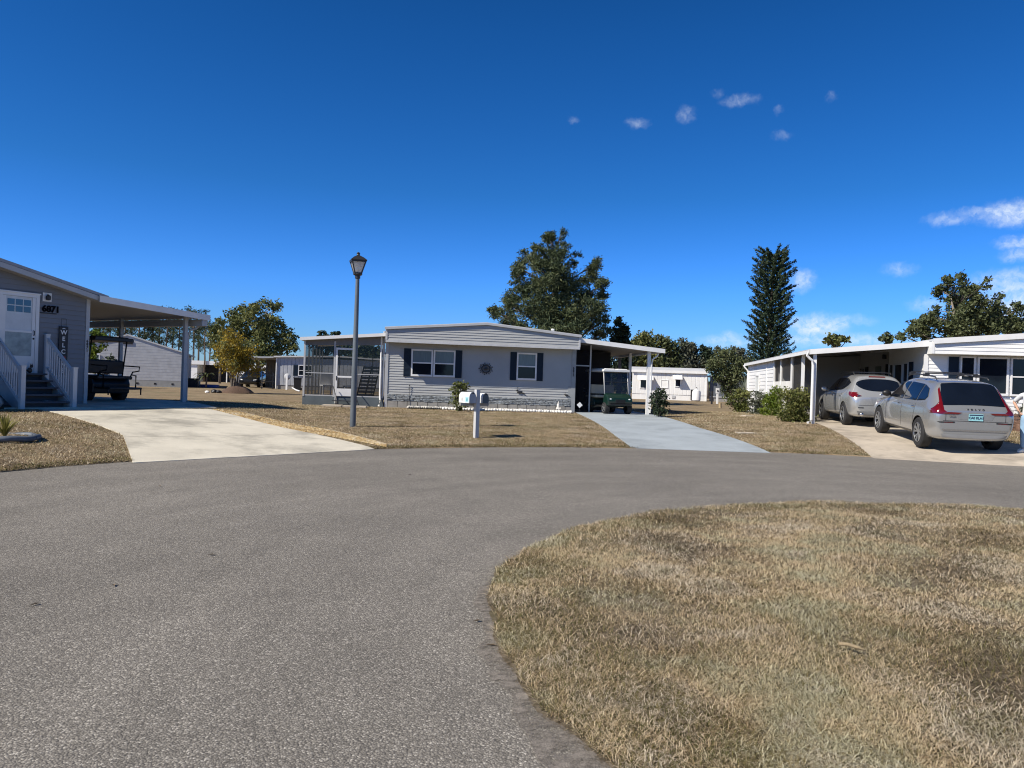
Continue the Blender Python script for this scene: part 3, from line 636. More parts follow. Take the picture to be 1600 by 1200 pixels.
# porch lamp and numbers
m = MB(); pbox(m, P, -1.20, -.98, 2.66, 2.88, .016, .04); lp = m.build('wall_lamp', M_white, h)
m = MB(); m.lathe([(.02, 0), (.055, .01), (.06, .10), (.03, .13)], 10, (-1.09, -.09, 2.69)); m.box(-1.10, -1.08, -.09, -.03, 2.80, 2.84); m.build('lantern', M_darkm, lp)
X90 = Matrix.Rotation(R_(90), 4, 'X')
text_obj('house_number', '6871', .22, M_number, h, Matrix.Translation((-.985, -.036, 2.47)) @ X90, .008, .008)
m = MB(); pbox(m, P, -1.27, -.84, 2.355, 2.38, .02, .035); m.build('number_rail', M_black, h)
for k, ch in enumerate('6871'):
    text_obj('corner_number', ch, .10, M_black, h, Matrix.Translation((-.02, -.041, 1.72-k*.085)) @ X90, .003, .003)

# welcome sign
p = wloc(HL, -.66, -.05); sg = thing('welcome_sign', 'tall narrow black WELCOME sign with red heart, hanging right of the storm door', 'sign', (p.x, p.y, HL[2]+.80), HL[3])
m = MB(); m.box(-.115, .115, -.012, .012, 0, 1.26); m.build('board', M_signb, sg, bevel=.004)
for k, ch in enumerate('WELC ME'):
    z = 1.10-k*.165
    if ch != ' ': text_obj('letter', ch, .155, M_signw, sg, Matrix.Translation((0, -.016, z)) @ X90, .002, .004)
    else:
        hp = []
        for i in range(26):
            t = 2*math.pi*i/26; hp.append((.0042*16*math.sin(t)**3, -.013, z+.0042*(13*math.cos(t)-5*math.cos(2*t)-2*math.cos(3*t)-math.cos(4*t))))
        q = MB(); q.prism(hp, (0, -.005, 0)); q.build('heart', M_heart, sg)
m = MB(); m.tube([(-.06, 0, 1.26), (-.06, .0, 1.46), (.06, .0, 1.46), (.06, 0, 1.26)], .005, 5); m.build('hanger', M_darkm, sg)
m = MB(); m.prism([(-.06, -.014, 1.19), (0, -.014, 1.225), (.06, -.014, 1.19), (0, -.014, 1.2)], (0, -.003, 0)); m.build('scroll', M_signw, sg)

M_rail = mat('white_vinyl_rail', (.58, .59, .60), .5, var=.05)
# steps and railings
st = thing('front_steps', 'navy grey wooden steps with white balustrades leading up to the storm door', 'steps', wloc(HL, -1.68, -.02).to_3d()+Vector((0, 0, HL[2])), HL[3])
n = 5; run = .255
for k in range(n):
    z = .83*(n-k)/n; y0, y1 = -run*(k+1), -run*k
    m = MB(); m.box(-.52, .52, y0-.02, y1-.003, z-.04, z); m.box(-.505, .505, y1-.02, y1-.004, z-.166, z-.04); m.build('tread', M_step, st)
m = MB()
for s in (-1, 1): m.prism([(s*.52, 0, .82), (s*.52, 0, .42), (s*.52, -.85, 0), (s*.52, -1.30, 0), (s*.52, -1.30, .12)], (s*.035, 0, 0))
m.build('stringer', M_trimgrey, st)
for s in (-1, 1):
    m = MB(); xx = s*.60
    m.box(xx-.05, xx+.05, -.11, -.02, 0 if s > 0 else .0, 1.80); m.box(xx-.05, xx+.05, -1.36, -1.26, -.05, .98)
    m.box(xx-.06, xx+.06, -.12, -.01, 1.80, 1.83); m.box(xx-.06, xx+.06, -1.37, -1.25, .98, 1.01)
    m.bar((xx, -.11, 1.70), (xx, -1.26, .88), .05, .07); m.bar((xx, -.11, .98), (xx, -1.26, .14), .045, .06)
    rl = m.build('railing', M_rail, st)
    m = MB()
    for k in range(1, 11):
        t = k/11; y = -.11-1.15*t; m.box(xx-.014, xx+.014, y-.014, y+.014, .98-.84*t+.0, 1.70-.82*t)
    m.build('balusters', M_rail, rl)
# small ornament on the landing
p = wloc(HL, -1.52, -.16); o = thing('garden_ornament', 'small dark animal figurine standing on the top step by the storm door', 'ornament', (p.x, p.y, HL[2]+.83), HL[3])
m = MB(); m.ball((0, 0, .07), (.06, .05, .07)); m.ball((.03, -.02, .17), (.04, .035, .04)); m.lathe([(.018, .19), (.002, .24)], 6, (.045, -.02, 0)); m.lathe([(.018, .19), (.002, .24)], 6, (.012, -.02, 0)); m.tube([(-.05, 0, .05), (-.1, 0, .1), (-.1, 0, .17)], [.015, .012, .006], 6)
m.build('figure', M_darkm, o, smooth=True)

# carport
def carport(name, label, fr, x0, x1, y0, y1, zl, zr, posts, thick=.17, post_m=None, roof_m=None, ground=-.05):
    c = thing(name, label, 'carport', (fr[0], fr[1], fr[2]), fr[3])
    m = MB(); m.prism([(x0, y0, zl-thick*.55), (x1, y0, zr-thick*.55), (x1, y0, zr), (x0, y0, zl)], (0, y1-y0, 0)); r = m.build('roof', roof_m or M_soffit, c)
    f = MB(); f.prism([(x0-.0, y0-.025, zl-thick), (x1+.02, y0-.025, zr-thick), (x1+.02, y0-.025, zr+.01), (x0, y0-.025, zl+.01)], (0, .02, 0)); f.build('front_fascia', M_white if roof_m is None else roof_m, r)
    for (px, py, wd) in posts:
        zt_ = zl+(zr-zl)*(px-x0)/(x1-x0)-thick*.55
        q = MB(); q.box(px-wd/2, px+wd/2, py-wd/2, py+wd/2, ground, zt_-.01); q.box(px-wd*.65, px+wd*.65, py-wd*.65, py+wd*.65, ground, .03); q.build('post', post_m or M_white, c)
    return c, r
c, r = carport('carport', 'grey roofed carport on the right side of the slate grey home, black golf cart inside', HL, .05, 3.50, -.4, 8.2, 2.93, 2.735, [(3.05, .1, .11), (3.05, 3.3, .10), (3.05, 7.6, .10)], .16, post_m=M_trimgrey)
m = MB(); m.box(3.28, 3.46, -.37, 8.15, 2.40, 2.60); m.build('side_beam', M_trimgrey, r)
m = MB(); m.quad((.05, -.3, 2.815), (.05, 8.1, 2.815), (3.4, 8.1, 2.63), (3.4, -.3, 2.63)); 
ws = MB()
for k in range(6): ws.prism([(.1+k*.52, -.30, 2.808-k*.0287), (.12+k*.52, -.30, 2.807-k*.0287), (.12+k*.52, -.30, 2.79-k*.0287), (.1+k*.52, -.30, 2.79-k*.0287)], (0, 8.3, 0))
ws = None
downspout(c, [(3.37, -.1, 2.42), (3.35, .0, 2.33), (3.2, .08, 2.27), (3.17, .12, 2.1), (3.17, .12, .12), (3.25, .05, .05)], .036, M_trimgrey)
m = MB(); m.box(.02, .10, 8.0, 8.08, 0, 2.75); m.build('post', M_trimgrey, c)

# ------------------------------------------------------------------ middle house
WM = 7.82
h = thing('mobile_home', 'grey clapboard mobile home with navy shutters, between screened porch and flat carport', 'house', HM[:3], HM[3])
P = lambda u, z, o: (u, -o, z)
m = MB(); siding(m, P, 0, WM, .56, 2.72, .104, .021)
siding(m, lambda u, z, o: (WM+o, u, z), 0, 14, .3, 2.72, .118, .014); m.quad((0, 0, 0), (0, 14, 0), (0, 14, 2.72), (0, 0, 2.72)); m.quad((0, 14, 0), (WM, 14, 0), (WM, 14, 3), (0, 14, 3))
m.build('wall', M_greyvinyl, h, fix=False)
m = MB(); m.box(-.03, .09, -.04, .05, .0, 2.7); m.build('corner_trim', M_trimgrey, h)
m = MB(); m.box(WM-.14, WM+.04, -.04, .05, .0, 2.7); m.box(WM-.26, WM-.14, -.03, 0, .56, 1.12); m.build('corner_trim', mat('corner_greyblue', (.30, .32, .33), .5), h)
# block skirting and ledge stone
m = MB(); m.box(.09, WM-.14, -.005, .02, -.1, .29, 1); u = .09; k = 0
while u < WM-.3:
    wd = .40+random.uniform(-.015, .015); m.box(u+.014, min(u+wd, WM-.15), -.03-random.uniform(0, .004), -.005, -.1, .275, 0); u += wd+.008
sk = m.build('block_skirting', [M_block, M_mortar], h)
m = MB(); m.box(.09, WM-.14, -.012, .02, .29, .57, 1)
for row in range(4):
    u = .09
    while u < WM-.18:
        wd = random.uniform(.10, .34); hh = .062; z0 = .293+row*.068+random.uniform(-.004, .004)
        m.box(u+.006, min(u+wd, WM-.15), -.018-random.uniform(.005, .04), -.012, z0, z0+hh*random.uniform(.72, 1.0), 0); u += wd
m.build('stone_band', [M_stone, M_stoned], h)
# gable front with overhang
OV = .76; ZB, ZE, ZR, XR = 2.66, 3.20, 3.545, 3.98
m = MB(); PF = lambda u, z, o: (u, -OV-o, z)
xl = lambda z: 0 if z < ZE-.05 else XR*(z-ZE+.05)/(ZR-ZE); xr = lambda z: WM if z < ZE-.05 else WM-(WM-XR)*(z-ZE+.05)/(ZR-ZE)
siding(m, PF, xl, xr, ZB+.06, ZR-.05, .104, .021)
m.quad((0, -OV, ZB), (0, 0, ZB), (0, 0, ZE), (0, -OV, ZE)); m.quad((WM, -OV, ZB), (WM, 0, ZB), (WM, 0, ZE), (WM, -OV, ZE))
m.build('gable', M_greyvinyl, h, fix=False)
m = MB(); m.box(-.02, WM+.02, -OV-.03, -OV-.005, ZB-.03, ZB+.06); m.box(-.03, .05, -OV-.035, -OV+.02, ZB+.06, ZE); m.box(WM-.04, WM+.03, -OV-.035, -OV+.02, ZB+.06, ZE); m.build('gable_trim', mat('pale_grey_trim', (.50, .51, .52), .45), h)
m = MB(); m.quad((0, -OV, ZB+.001), (WM, -OV, ZB+.001), (WM, 0, ZB+.001), (0, 0, ZB+.001)); m.build('soffit', M_trimgrey, h)
m = MB()
m.prism([(-.06, -OV-.06, ZE), (XR, -OV-.06, ZR), (WM+.06, -OV-.06, ZE), (WM+.06, -OV-.06, ZE+.03), (XR, -OV-.06, ZR+.035), (-.06, -OV-.06, ZE+.03)], (0, 15, 0)); r = m.build('roof', M_roofm, h)
m = MB(); m.prism([(-.06, -OV-.09, ZE-.075), (XR, -OV-.09, ZR-.075), (WM+.06, -OV-.09, ZE-.075), (WM+.06, -OV-.09, ZE+.012), (XR, -OV-.09, ZR+.012), (-.06, -OV-.09, ZE+.012)], (0, .03, 0)); m.build('roof_edge', M_trimgrey, r)
m = MB(); m.lathe([(.05, 0), (.05, .16), (.09, .17), (.06, .23)], 10, (6.9, .4, ZE+.09)); m.build('roof_vent', M_white, r)
# windows, shutters, ornaments
for a, b_ in ((1.01, 1.885), (1.915, 2.80)): window(h, P, a, b_, 1.32, 2.42, M_white, M_blind, M_glass, .062)
window(h, P, 5.35, 6.19, 1.31, 2.44, M_white, M_blind, M_glass, .062)
for a, b_ in ((.71, 1.0), (2.81, 3.08)): shutter(h, P, a, b_, 1.30, 2.44)
for a, b_ in ((5.08, 5.34), (6.20, 6.46)): shutter(h, P, a, b_, 1.29, 2.46)
p = wloc(HM, 4.07, -.05); o = thing('wall_ornament', 'round black starburst metal ornament hung between the windows of the middle home', 'ornament', (p.x, p.y, HM[2]+1.72), HM[3])
m = MB()
for k in range(18):
    a = 2*math.pi*k/18; r_ = .235+.04*(k % 2); m.tube([(0, 0, 0), (r_*math.cos(a), 0, r_*math.sin(a)*.85)], .007, 4); m.ball((r_*math.cos(a), 0, r_*math.sin(a)*.85), (.030, .012, .026), 6, 4)
    m.ball((.17*math.cos(a+.2), 0, .15*math.sin(a+.2)), (.026, .012, .03), 6, 4)
m.ball((0, 0, 0), (.06, .03, .055)); m.build('starburst', M_darkm, o)
def bird(name, label, x, z, s):
    p = wloc(HM, x, -.05); o = thing(name, label, 'ornament', (p.x, p.y, HM[2]+z), HM[3])
    m = MB(); m.ball((0, 0, 0), (.13*s, .02, .06*s)); m.ball((-.12*s, 0, .07*s), (.045*s, .018, .04*s)); m.tube([(-.1*s, 0, .09*s), (-.13*s, 0, .18*s), (-.03*s, 0, .22*s)], [.012*s, .01*s, .004], 5); m.prism([(.1*s, -.01, .02*s), (.24*s, -.01, -.08*s), (.1*s, -.01, -.05*s)], (0, .02, 0)); m.build('bird', M_darkm, o, smooth=True)
bird('wall_ornament', 'dark metal bird ornament on the clapboards below the single window', 5.52, .80, 1.0)
bird('wall_ornament', 'small dark ornament low on the clapboards next to the right corner of the middle home', 7.50, .73, .6)
p = wloc(HM, .98, -.06); o = thing('garden_stake', 'thin metal stake with a little cross top in front of the ledge stone at left', 'ornament', (p.x, p.y, HM[2]), HM[3])
m = MB(); m.tube([(0, 0, 0), (0, 0, .92)], .008, 5); m.tube([(-.06, 0, .80), (.06, 0, .80)], .008, 5); m.ball((0, 0, .93), .025, 6, 4); m.build('stake', M_darkm, o)
for k, ch in enumerate('6873'):
    text_obj('corner_number', ch, .13, M_black, h, Matrix.Translation((WM-.06, -.047, 1.88-k*.10)) @ X90, .003, .004)

# screened porch
pc = thing('screened_porch', 'screened porch with white screen door at the left end of the grey clapboard home', 'porch', HM[:3], HM[3])
X0 = -3.26; D = 5.5; M_porchpost = mat('dark_bronze_post', (.14, .145, .15), .5)
m = MB(); m.box(X0, -.06, -.02, .10, -.1, .40); m.box(X0, X0+.10, .10, D, -.1, .40); m.build('knee_wall', mat('teal_grey_wall', (.10, .125, .14), .7, var=.15), pc)
m = MB(); m.box(X0+.1, -.06, .10, D, .30, .38); m.build('floor', mat('porch_floor', (.16, .13, .10), .8), pc)
m = MB(); m.prism([(X0-.12, -.32, 2.60), (.0, -.32, 2.90), (.0, -.32, 3.0), (X0-.12, -.32, 2.70)], (0, D+.5, 0)); r = m.build('roof', M_roofm, pc)
m = MB(); m.prism([(X0-.12, -.345, 2.585), (.0, -.345, 2.885), (.0, -.345, 3.01), (X0-.12, -.345, 2.71)], (0, .024, 0)); m.build('front_fascia', M_white, r)
m = MB(); m.prism([(X0+.05, -.005, 2.42), (-.06, -.005, 2.52), (-.06, -.005, 2.88), (X0+.05, -.005, 2.6)], (0, .03, 0)); m.build('header', mat('header_grey', (.17, .17, .17), .6), pc)
for xx in (X0+.04, -1.98-.06, -.10):
    m = MB(); m.box(xx-.035, xx+.035, -.035, .035, .38, 2.62); m.build('post', M_trimgrey, pc)
for k in range(1, 5):
    m = MB(); m.box(X0+.02, X0+.08, k*D/4.6-.03, k*D/4.6+.03, .40, 2.6); m.build('post', M_porchpost, pc)
m = MB(); m.box(X0+.04, -2.02, -.02, .02, 1.30, 1.335); m.box(-1.16, -.1, -.02, .02, 1.30, 1.335); m.box(X0+.04, -.1, -.022, .022, .40, .445); m.build('rail', M_trimgrey, pc)
for k in range(5):
    xx = X0+.1+k*.78; m = MB(); m.box(xx-.02, xx+.02, D-.06, D-.02, .4, 2.7); m.build('post', M_porchpost, pc)
m = MB(); m.quad((X0+.04, -.002, .44), (-.1, -.002, .44), (-.1, -.002, 2.5), (X0+.04, -.002, 2.5)); m.build('front_screen', M_vinylpane, pc)
m = MB(); m.quad((X0+.05, .03, .40), (X0+.05, D, .40), (X0+.05, D, 2.6), (X0+.05, .03, 2.6)); m.quad((X0+.05, D, .40), (-.1, D, .40), (-.1, D, 2.6), (X0+.05, D, 2.6)); m.build('rear_screen', M_screenp, pc)
m = MB(); a, b_ = -1.99, -1.20
m.box(a, a+.07, -.06, -.03, .12, 2.36); m.box(b_-.07, b_, -.06, -.03, .12, 2.36); m.box(a+.07, b_-.07, -.06, -.03, 2.28, 2.36); m.box(a+.07, b_-.07, -.06, -.03, 1.16, 1.23); m.box(a+.07, b_-.07, -.058, -.032, .42, .72); sdm = m.build('screen_door', M_white, pc)
m = MB(); m.box(a+.03, a+.06, -.09, -.06, 1.05, 1.22); m.build('handle', M_black, sdm)
m = MB(); m.tube([(-3.14, -.33, 2.6), (-3.14, -.33, 2.6)], .01, 5)
downspout(pc, [(-.20, -.04, 2.85), (-.20, -.05, .55), (-.18, -.10, .30), (-.24, -.2, .05)], .04, M_white)
downspout(pc, [(-.10, .02, 3.1), (-.10, .02, .60)], .045, M_trimgrey)
# porch furniture
for k, (xx, lb) in enumerate(((-.95, 'left'), (-.62, 'right'))):
    p = wloc(HM, xx, .7); o = thing('folding_lounger', 'dark slatted folding lounger leaning upright inside the porch, %s of the two' % lb, 'lounger', (p.x, p.y, HM[2]+.38), HM[3])
    m = MB(); m.bar((-.2, -.35, .02), (.02, .3, 1.30), .04, .04); m.bar((.12, -.35, .02), (.34, .3, 1.30), .04, .04); m.build('frame', M_darkm, o)
    m = MB()
    for q in range(9):
        t = (q+.5)/9; m.bar((-.2+.22*t, -.37+.65*t, .02+1.28*t), (.12+.22*t, -.37+.65*t, .02+1.28*t), .02, .10)
    m.build('slats', mat('grey_slats%d' % k, (.12, .12, .13), .6), o)
p = wloc(HM, -1.52, .9); o = thing('patio_table', 'little white table standing behind the screen door of the porch', 'table', (p.x, p.y, HM[2]+.38), HM[3])
m = MB(); m.box(-.22, .22, -.22, .22, .42, .46); m.build('tabletop', M_white, o)
for sx in (-1, 1):
    for sy in (-1, 1): m = MB(); m.box(sx*.19-.02, sx*.19+.02, sy*.19-.02, sy*.19+.02, 0, .42); m.build('leg', M_white, o)
p = wloc(HM, -2.55, 2.2); o = thing('patio_chair', 'white chair deep inside the screened porch left of the door', 'chair', (p.x, p.y, HM[2]+.38), HM[3]+.4)
m = MB(); m.box(-.25, .25, -.24, .24, .40, .45); m.build('seat', M_white, o)
m = MB(); m.box(-.25, .25, .20, .25, .45, .95); m.build('backrest', M_white, o)
for sx in (-1, 1):
    for sy in (-1, 1): m = MB(); m.box(sx*.22-.02, sx*.22+.02, sy*.2-.02, sy*.2+.02, 0, .40); m.build('leg', M_white, o)
# pad and black stair rail before the porch door
p = wloc(HM, -1.7, -1.15); o = thing('concrete_pad', 'pale concrete slab in the dry lawn before the screen door', 'slab', (p.x, p.y, tz(p.x, p.y)), HM[3])
m = MB(); m.box(-.62, .12, -.36, .36, -.05, .09); m.box(.14, 1.05, -.33, .3, -.05, .075); m.build('slab', M_tanconc, o, bevel=.012)
p = wloc(HM, -1.55, -.12); o = thing('porch_steps', 'low black metal steps with slanted handrail under the screen door', 'steps', (p.x, p.y, HM[2]), HM[3])
m = MB(); m.box(-.5, .5, -.34, -.02, .22, .25); m.box(-.5, .5, -.66, -.36, .07, .10); m.build('tread', M_darkm, o)
for s in (-.5, .28): m = MB(); m.tube([(s, -.05, .80), (s+.28, -.62, .10)], .018, 6); m.tube([(s+.14, -.33, .0), (s+.14, -.33, .46)], .014, 6); m.build('handrail', M_darkm, o, smooth=True)

# carport at right of the middle house
c, r = carport('carport', 'white edged flat carport over the green golf cart, right end of the clapboard home', HM, WM+.05, 11.55, -.42, 7.2, 3.12, 2.80, [(11.0, -.05, .13), (11.0, 2.75, .12), (11.0, 6.9, .11)], .17)
m = MB(); m.box(11.35, 11.47, -.40, 7.1, 2.64, 2.74); m.build('gutter', M_white, r)
downspout(c, [(11.36, -.2, 2.62), (11.3, -.2, 2.5), (11.12, -.17, 2.36), (11.1, -.15, 2.2), (11.1, -.15, .1)], .034)
downspout(c, [(10.60, 6.2, 2.75), (10.52, 6.15, 2.6), (10.45, 6.15, 2.5), (10.45, 6.15, .3)], .04)
m = MB(); m.box(10.62, 10.74, 6.4, 6.52, .0, 2.75); m.build('post', M_white, c)
sh = thing('storage_room', 'dark screened storage room at the back of the carport behind the green golf cart', 'shed', HM[:3], HM[3])
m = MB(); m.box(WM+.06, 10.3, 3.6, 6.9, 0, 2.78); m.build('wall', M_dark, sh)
m = MB(); m.box(WM+.06, 8.62, .62, .66, 1.99, 2.04); m.box(8.60, 8.66, .60, .66, 0, 2.9); m.build('frame', M_trimgrey, sh)
m = MB(); m.quad((WM+.06, .64, 0), (8.60, .64, 0), (8.60, .64, 2.9), (WM+.06, .64, 2.9)); m.build('screen', see_through('dark_screen', (.012, .013, .016), .25, 0, .8), sh)
p = wloc(HM, 8.05, -.1); o = thing('yard_sign', 'little white diamond sign standing at the dark left corner of the carport', 'sign', (p.x, p.y, HM[2]+.04), HM[3])
m = MB(); m.tube([(0, 0, 0), (0, 0, .25)], .008, 5); m.build('stake', M_darkm, o)
m = MB(); m.prism([(0, -.012, .18), (.13, -.012, .30), (.01, -.012, .43), (-.12, -.012, .31)], (0, .012, 0)); m.build('plate', M_white, o)

# ------------------------------------------------------------------ right house
h = thing('mobile_home', 'white clapboard home with wide front windows and brown brick base, behind the silver cars', 'house', HR[:3], HR[3])
P = lambda u, z, o: (u, -o, z); A0, A1 = 3.5, 10.8; RX = 7.15; GZ = lambda x: 2.86+.085*(x-A0) if x < RX else 2.86+.085*(2*RX-A0-x)
m = MB(); siding(m, P, A0, A1, .60, 2.46, .118, .016)
PS = lambda u, z, o: (A0-o, u, z)
siding(m, PS, 0, 14, .05, 2.86, .118, .016); m.quad((A1, 0, 0), (A1, 14, 0), (A1, 14, 2.6), (A1, 0, 2.6)); m.quad((A0, 14, 0), (A1, 14, 0), (A1, 14, 2.9), (A0, 14, 2.9))
m.build('wall', M_whitevinyl, h, fix=False)
m = MB(); PG = lambda u, z, o: (u, -.5-o, z); gt = lambda z: A0 if z < 2.86 else A0+(z-2.86)/.085; gu = lambda z: A1 if z < 2.86 else A1-(z-2.86)/.085
siding(m, PG, gt, gu, 2.46, 3.14, .118, .016); m.quad((A0, -.5, 2.46), (A0, 0, 2.46), (A0, 0, 2.85), (A0, -.5, 2.85)); m.quad((A0, -.5, 2.46), (A1, -.5, 2.46), (A1, 0, 2.46), (A0, 0, 2.46)); m.build('gable', M_whitevinyl, h, fix=False)
m = MB(); m.box(A0-.07, A0+.05, -.03, .04, .55, 2.46); m.box(A0-.03, A0+.05, -.525, -.49, 2.46, 2.86); m.build('corner_trim', M_white, h)
m = MB(); m.box(A0-.02, A1, -.012, .0, -.1, .60, 1)
for row in range(8):
    u = A0-.02-(.1 if row % 2 else 0)
    while u < A1: m.box(max(u, A0-.02)+.005, u+.2, -.03-random.uniform(0, .006), -.012, -.1+row*.087+.008, -.1+row*.087+.082, 0); u += .208
m.build('brick_base', [M_brick, M_brickgap], h)
m = MB(); m.prism([(A0, -.56, GZ(A0)+.0), (RX, -.56, GZ(RX)), (A1+.1, -.56, GZ(A1)), (A1+.1, -.56, GZ(A1)+.07), (RX, -.56, GZ(RX)+.07), (A0, -.56, GZ(A0)+.07)], (0, 15, 0)); r = m.build('roof', M_roofm, h)
m = MB(); m.prism([(A0, -.60, GZ(A0)-.09), (RX, -.60, GZ(RX)-.09), (A1+.1, -.60, GZ(A1)-.09), (A1+.1, -.60, GZ(A1)+.085), (RX, -.60, GZ(RX)+.085), (A0, -.60, GZ(A0)+.085)], (0, .035, 0)); m.build('front_fascia', M_white, r)
shutter(h, P, 4.18, 4.48, 1.20, 2.40)
window(h, P, 4.52, 4.98, 1.17, 2.42, M_white, M_glass, M_glass, .05)
window(h, P, 5.04, 5.98, 1.17, 2.42, M_white, M_glass, None, .06, mid=False)
window(h, P, 6.04, 6.58, 1.17, 2.42, M_white, M_glass, M_glass, .05)
shutter(h, P, 6.62, 6.92, 1.20, 2.40)
PSW = lambda u, z, o: (A0-o, u, z)
m = MB(); pbox(m, PSW, 1.15, 3.7, .9, 2.2, .016, .03); 
window(h, PSW, 1.5, 2.0, .85, 2.25, M_white, M_glass, M_glass, .05); window(h, PSW, 2.06, 2.95, .2, 2.25, M_white, M_glass, None, .07, mid=False, name='patio_door'); window(h, PSW, 3.0, 3.5, .85, 2.25, M_white, M_glass, M_glass, .05)
shutter(h, PSW, 1.1, 1.45, .85, 2.25); shutter(h, PSW, 3.54, 3.9, .85, 2.25)
m = MB(); pbox(m, PSW, 4.5, 5.15, .1, 2.2, .016, .04); m.build('side_door', mat('sage_door', (.22, .25, .2), .5), h)
window(h, PSW, 6.5, 7.2, 1.0, 2.2, M_white, M_glass, M_glass, .05, vert=1); shutter(h, PSW, 6.1, 6.45, 1.0, 2.2); shutter(h, PSW, 7.25, 7.6, 1.0, 2.2); window(h, PSW, 7.8, 8.6, 1.0, 2.2, M_white, M_glass, M_glass, .05)
window(h, PSW, 11.2, 12.8, 1.05, 2.2, M_white, M_blind, M_glass, .05, vert=1)
m = MB(); m.box(A0-.14, A0-.02, 3.9, 4.02, 2.45, 2.62); m.build('wall_lamp', M_darkm, h)

def zc(x): return 2.50+.36*(x+.2)/3.7
c = thing('carport', 'long white carport with screened room and shed at its back, sheltering the rear silver car', 'carport', HR[:3], HR[3])
m = MB(); m.prism([(-.2, -.14, zc(-.2)-.07), (A0-.01, -.14, zc(A0)-.07), (A0-.01, -.14, zc(A0)), (-.2, -.14, zc(-.2))], (0, 14.78, 0)); r = m.build('roof', M_soffit, c)
m = MB(); m.prism([(-.22, -.18, zc(-.2)-.15), (A0-.005, -.18, zc(A0)-.15), (A0-.005, -.18, zc(A0)+.02), (-.22, -.18, zc(-.2)+.02)], (0, .035, 0)); m.box(-.235, -.205, -.18, 14.6, zc(-.2)-.12, zc(-.2)+.015); m.build('fascia', M_white, r)
m = MB(); m.prism([(-.24, -.14, zc(-.2)+.004), (A0, -.14, zc(A0)+.004), (A0, -.14, zc(A0)+.02), (-.24, -.14, zc(-.2)+.02)], (0, 14.73, 0)); m.build('roof_sheet', M_roofm, r)
m = MB(); m.box(-.05, .05, -.05, .05, -.05, 2.44); m.box(-.08, .08, -.08, .08, -.05, .02); m.build('post', M_white, c)
downspout(c, [(-.28, -.14, 2.42), (-.28, -.14, 2.3), (-.2, -.13, 2.22), (-.1, -.12, 2.14), (-.08, -.1, 1.98), (-.08, -.1, .14), (-.22, -.25, .06)], .045)
downspout(c, [(-.28, 14.5, 2.42), (-.2, 14.5, 2.3), (-.06, 14.46, 2.15), (-.05, 14.44, 2.0), (-.05, 14.44, .1)], .045)
for yy in (1.75, 3.6, 5.7, 7.2): m = MB(); m.box(-.05, .05, yy-.05, yy+.05, 0, 2.46); m.build('post', M_white, c)
PSR = lambda u, z, o: (-o, u, z)
m = MB(); pbox(m, PSR, 3.65, 7.15, 0, 1.5, -.02, .02); m.build('wall_panel', mat('white_panel', (.76, .75, .71), .6), c)
m = MB(); m.quad((0, 1.8, .02), (0, 3.55, .02), (0, 3.55, 2.44), (0, 1.8, 2.44)); m.quad((0, 3.65, 1.5), (0, 7.15, 1.5), (0, 7.15, 2.44), (0, 3.65, 2.44)); m.quad((.05, 3.6, 0), (A0-.02, 3.6, 0), (A0-.02, 3.6, 2.7), (.05, 3.6, 2.5)); m.build('screen', see_through('room_screen', (.06, .058, .054), .5, 0, .8), c)
s_ = thing('garden_shed', 'white clapboard shed with one small window at the far end of the long carport', 'shed', HR[:3], HR[3])
m = MB(); siding(m, PSR, 7.25, 14.4, 0, 2.44, .17, .018); m.quad((0, 14.4, 0), (A0, 14.4, 0), (A0, 14.4, 2.7), (0, 14.4, 2.5)); m.quad((0, 7.26, 0), (A0-.02, 7.26, 0), (A0-.02, 7.26, 2.7), (0, 7.26, 2.5)); m.build('wall', M_whitevinyl, s_, fix=False)
m = MB(); m.box(-.04, .03, 9.0, 9.14, 0, 2.44); m.box(-.04, .03, 14.3, 14.43, 0, 2.42); m.build('trim', M_white, s_)
window(s_, PSR, 10.9, 11.9, 1.0, 1.85, M_white, M_blind, M_glass, .06, mid=False, vert=2)
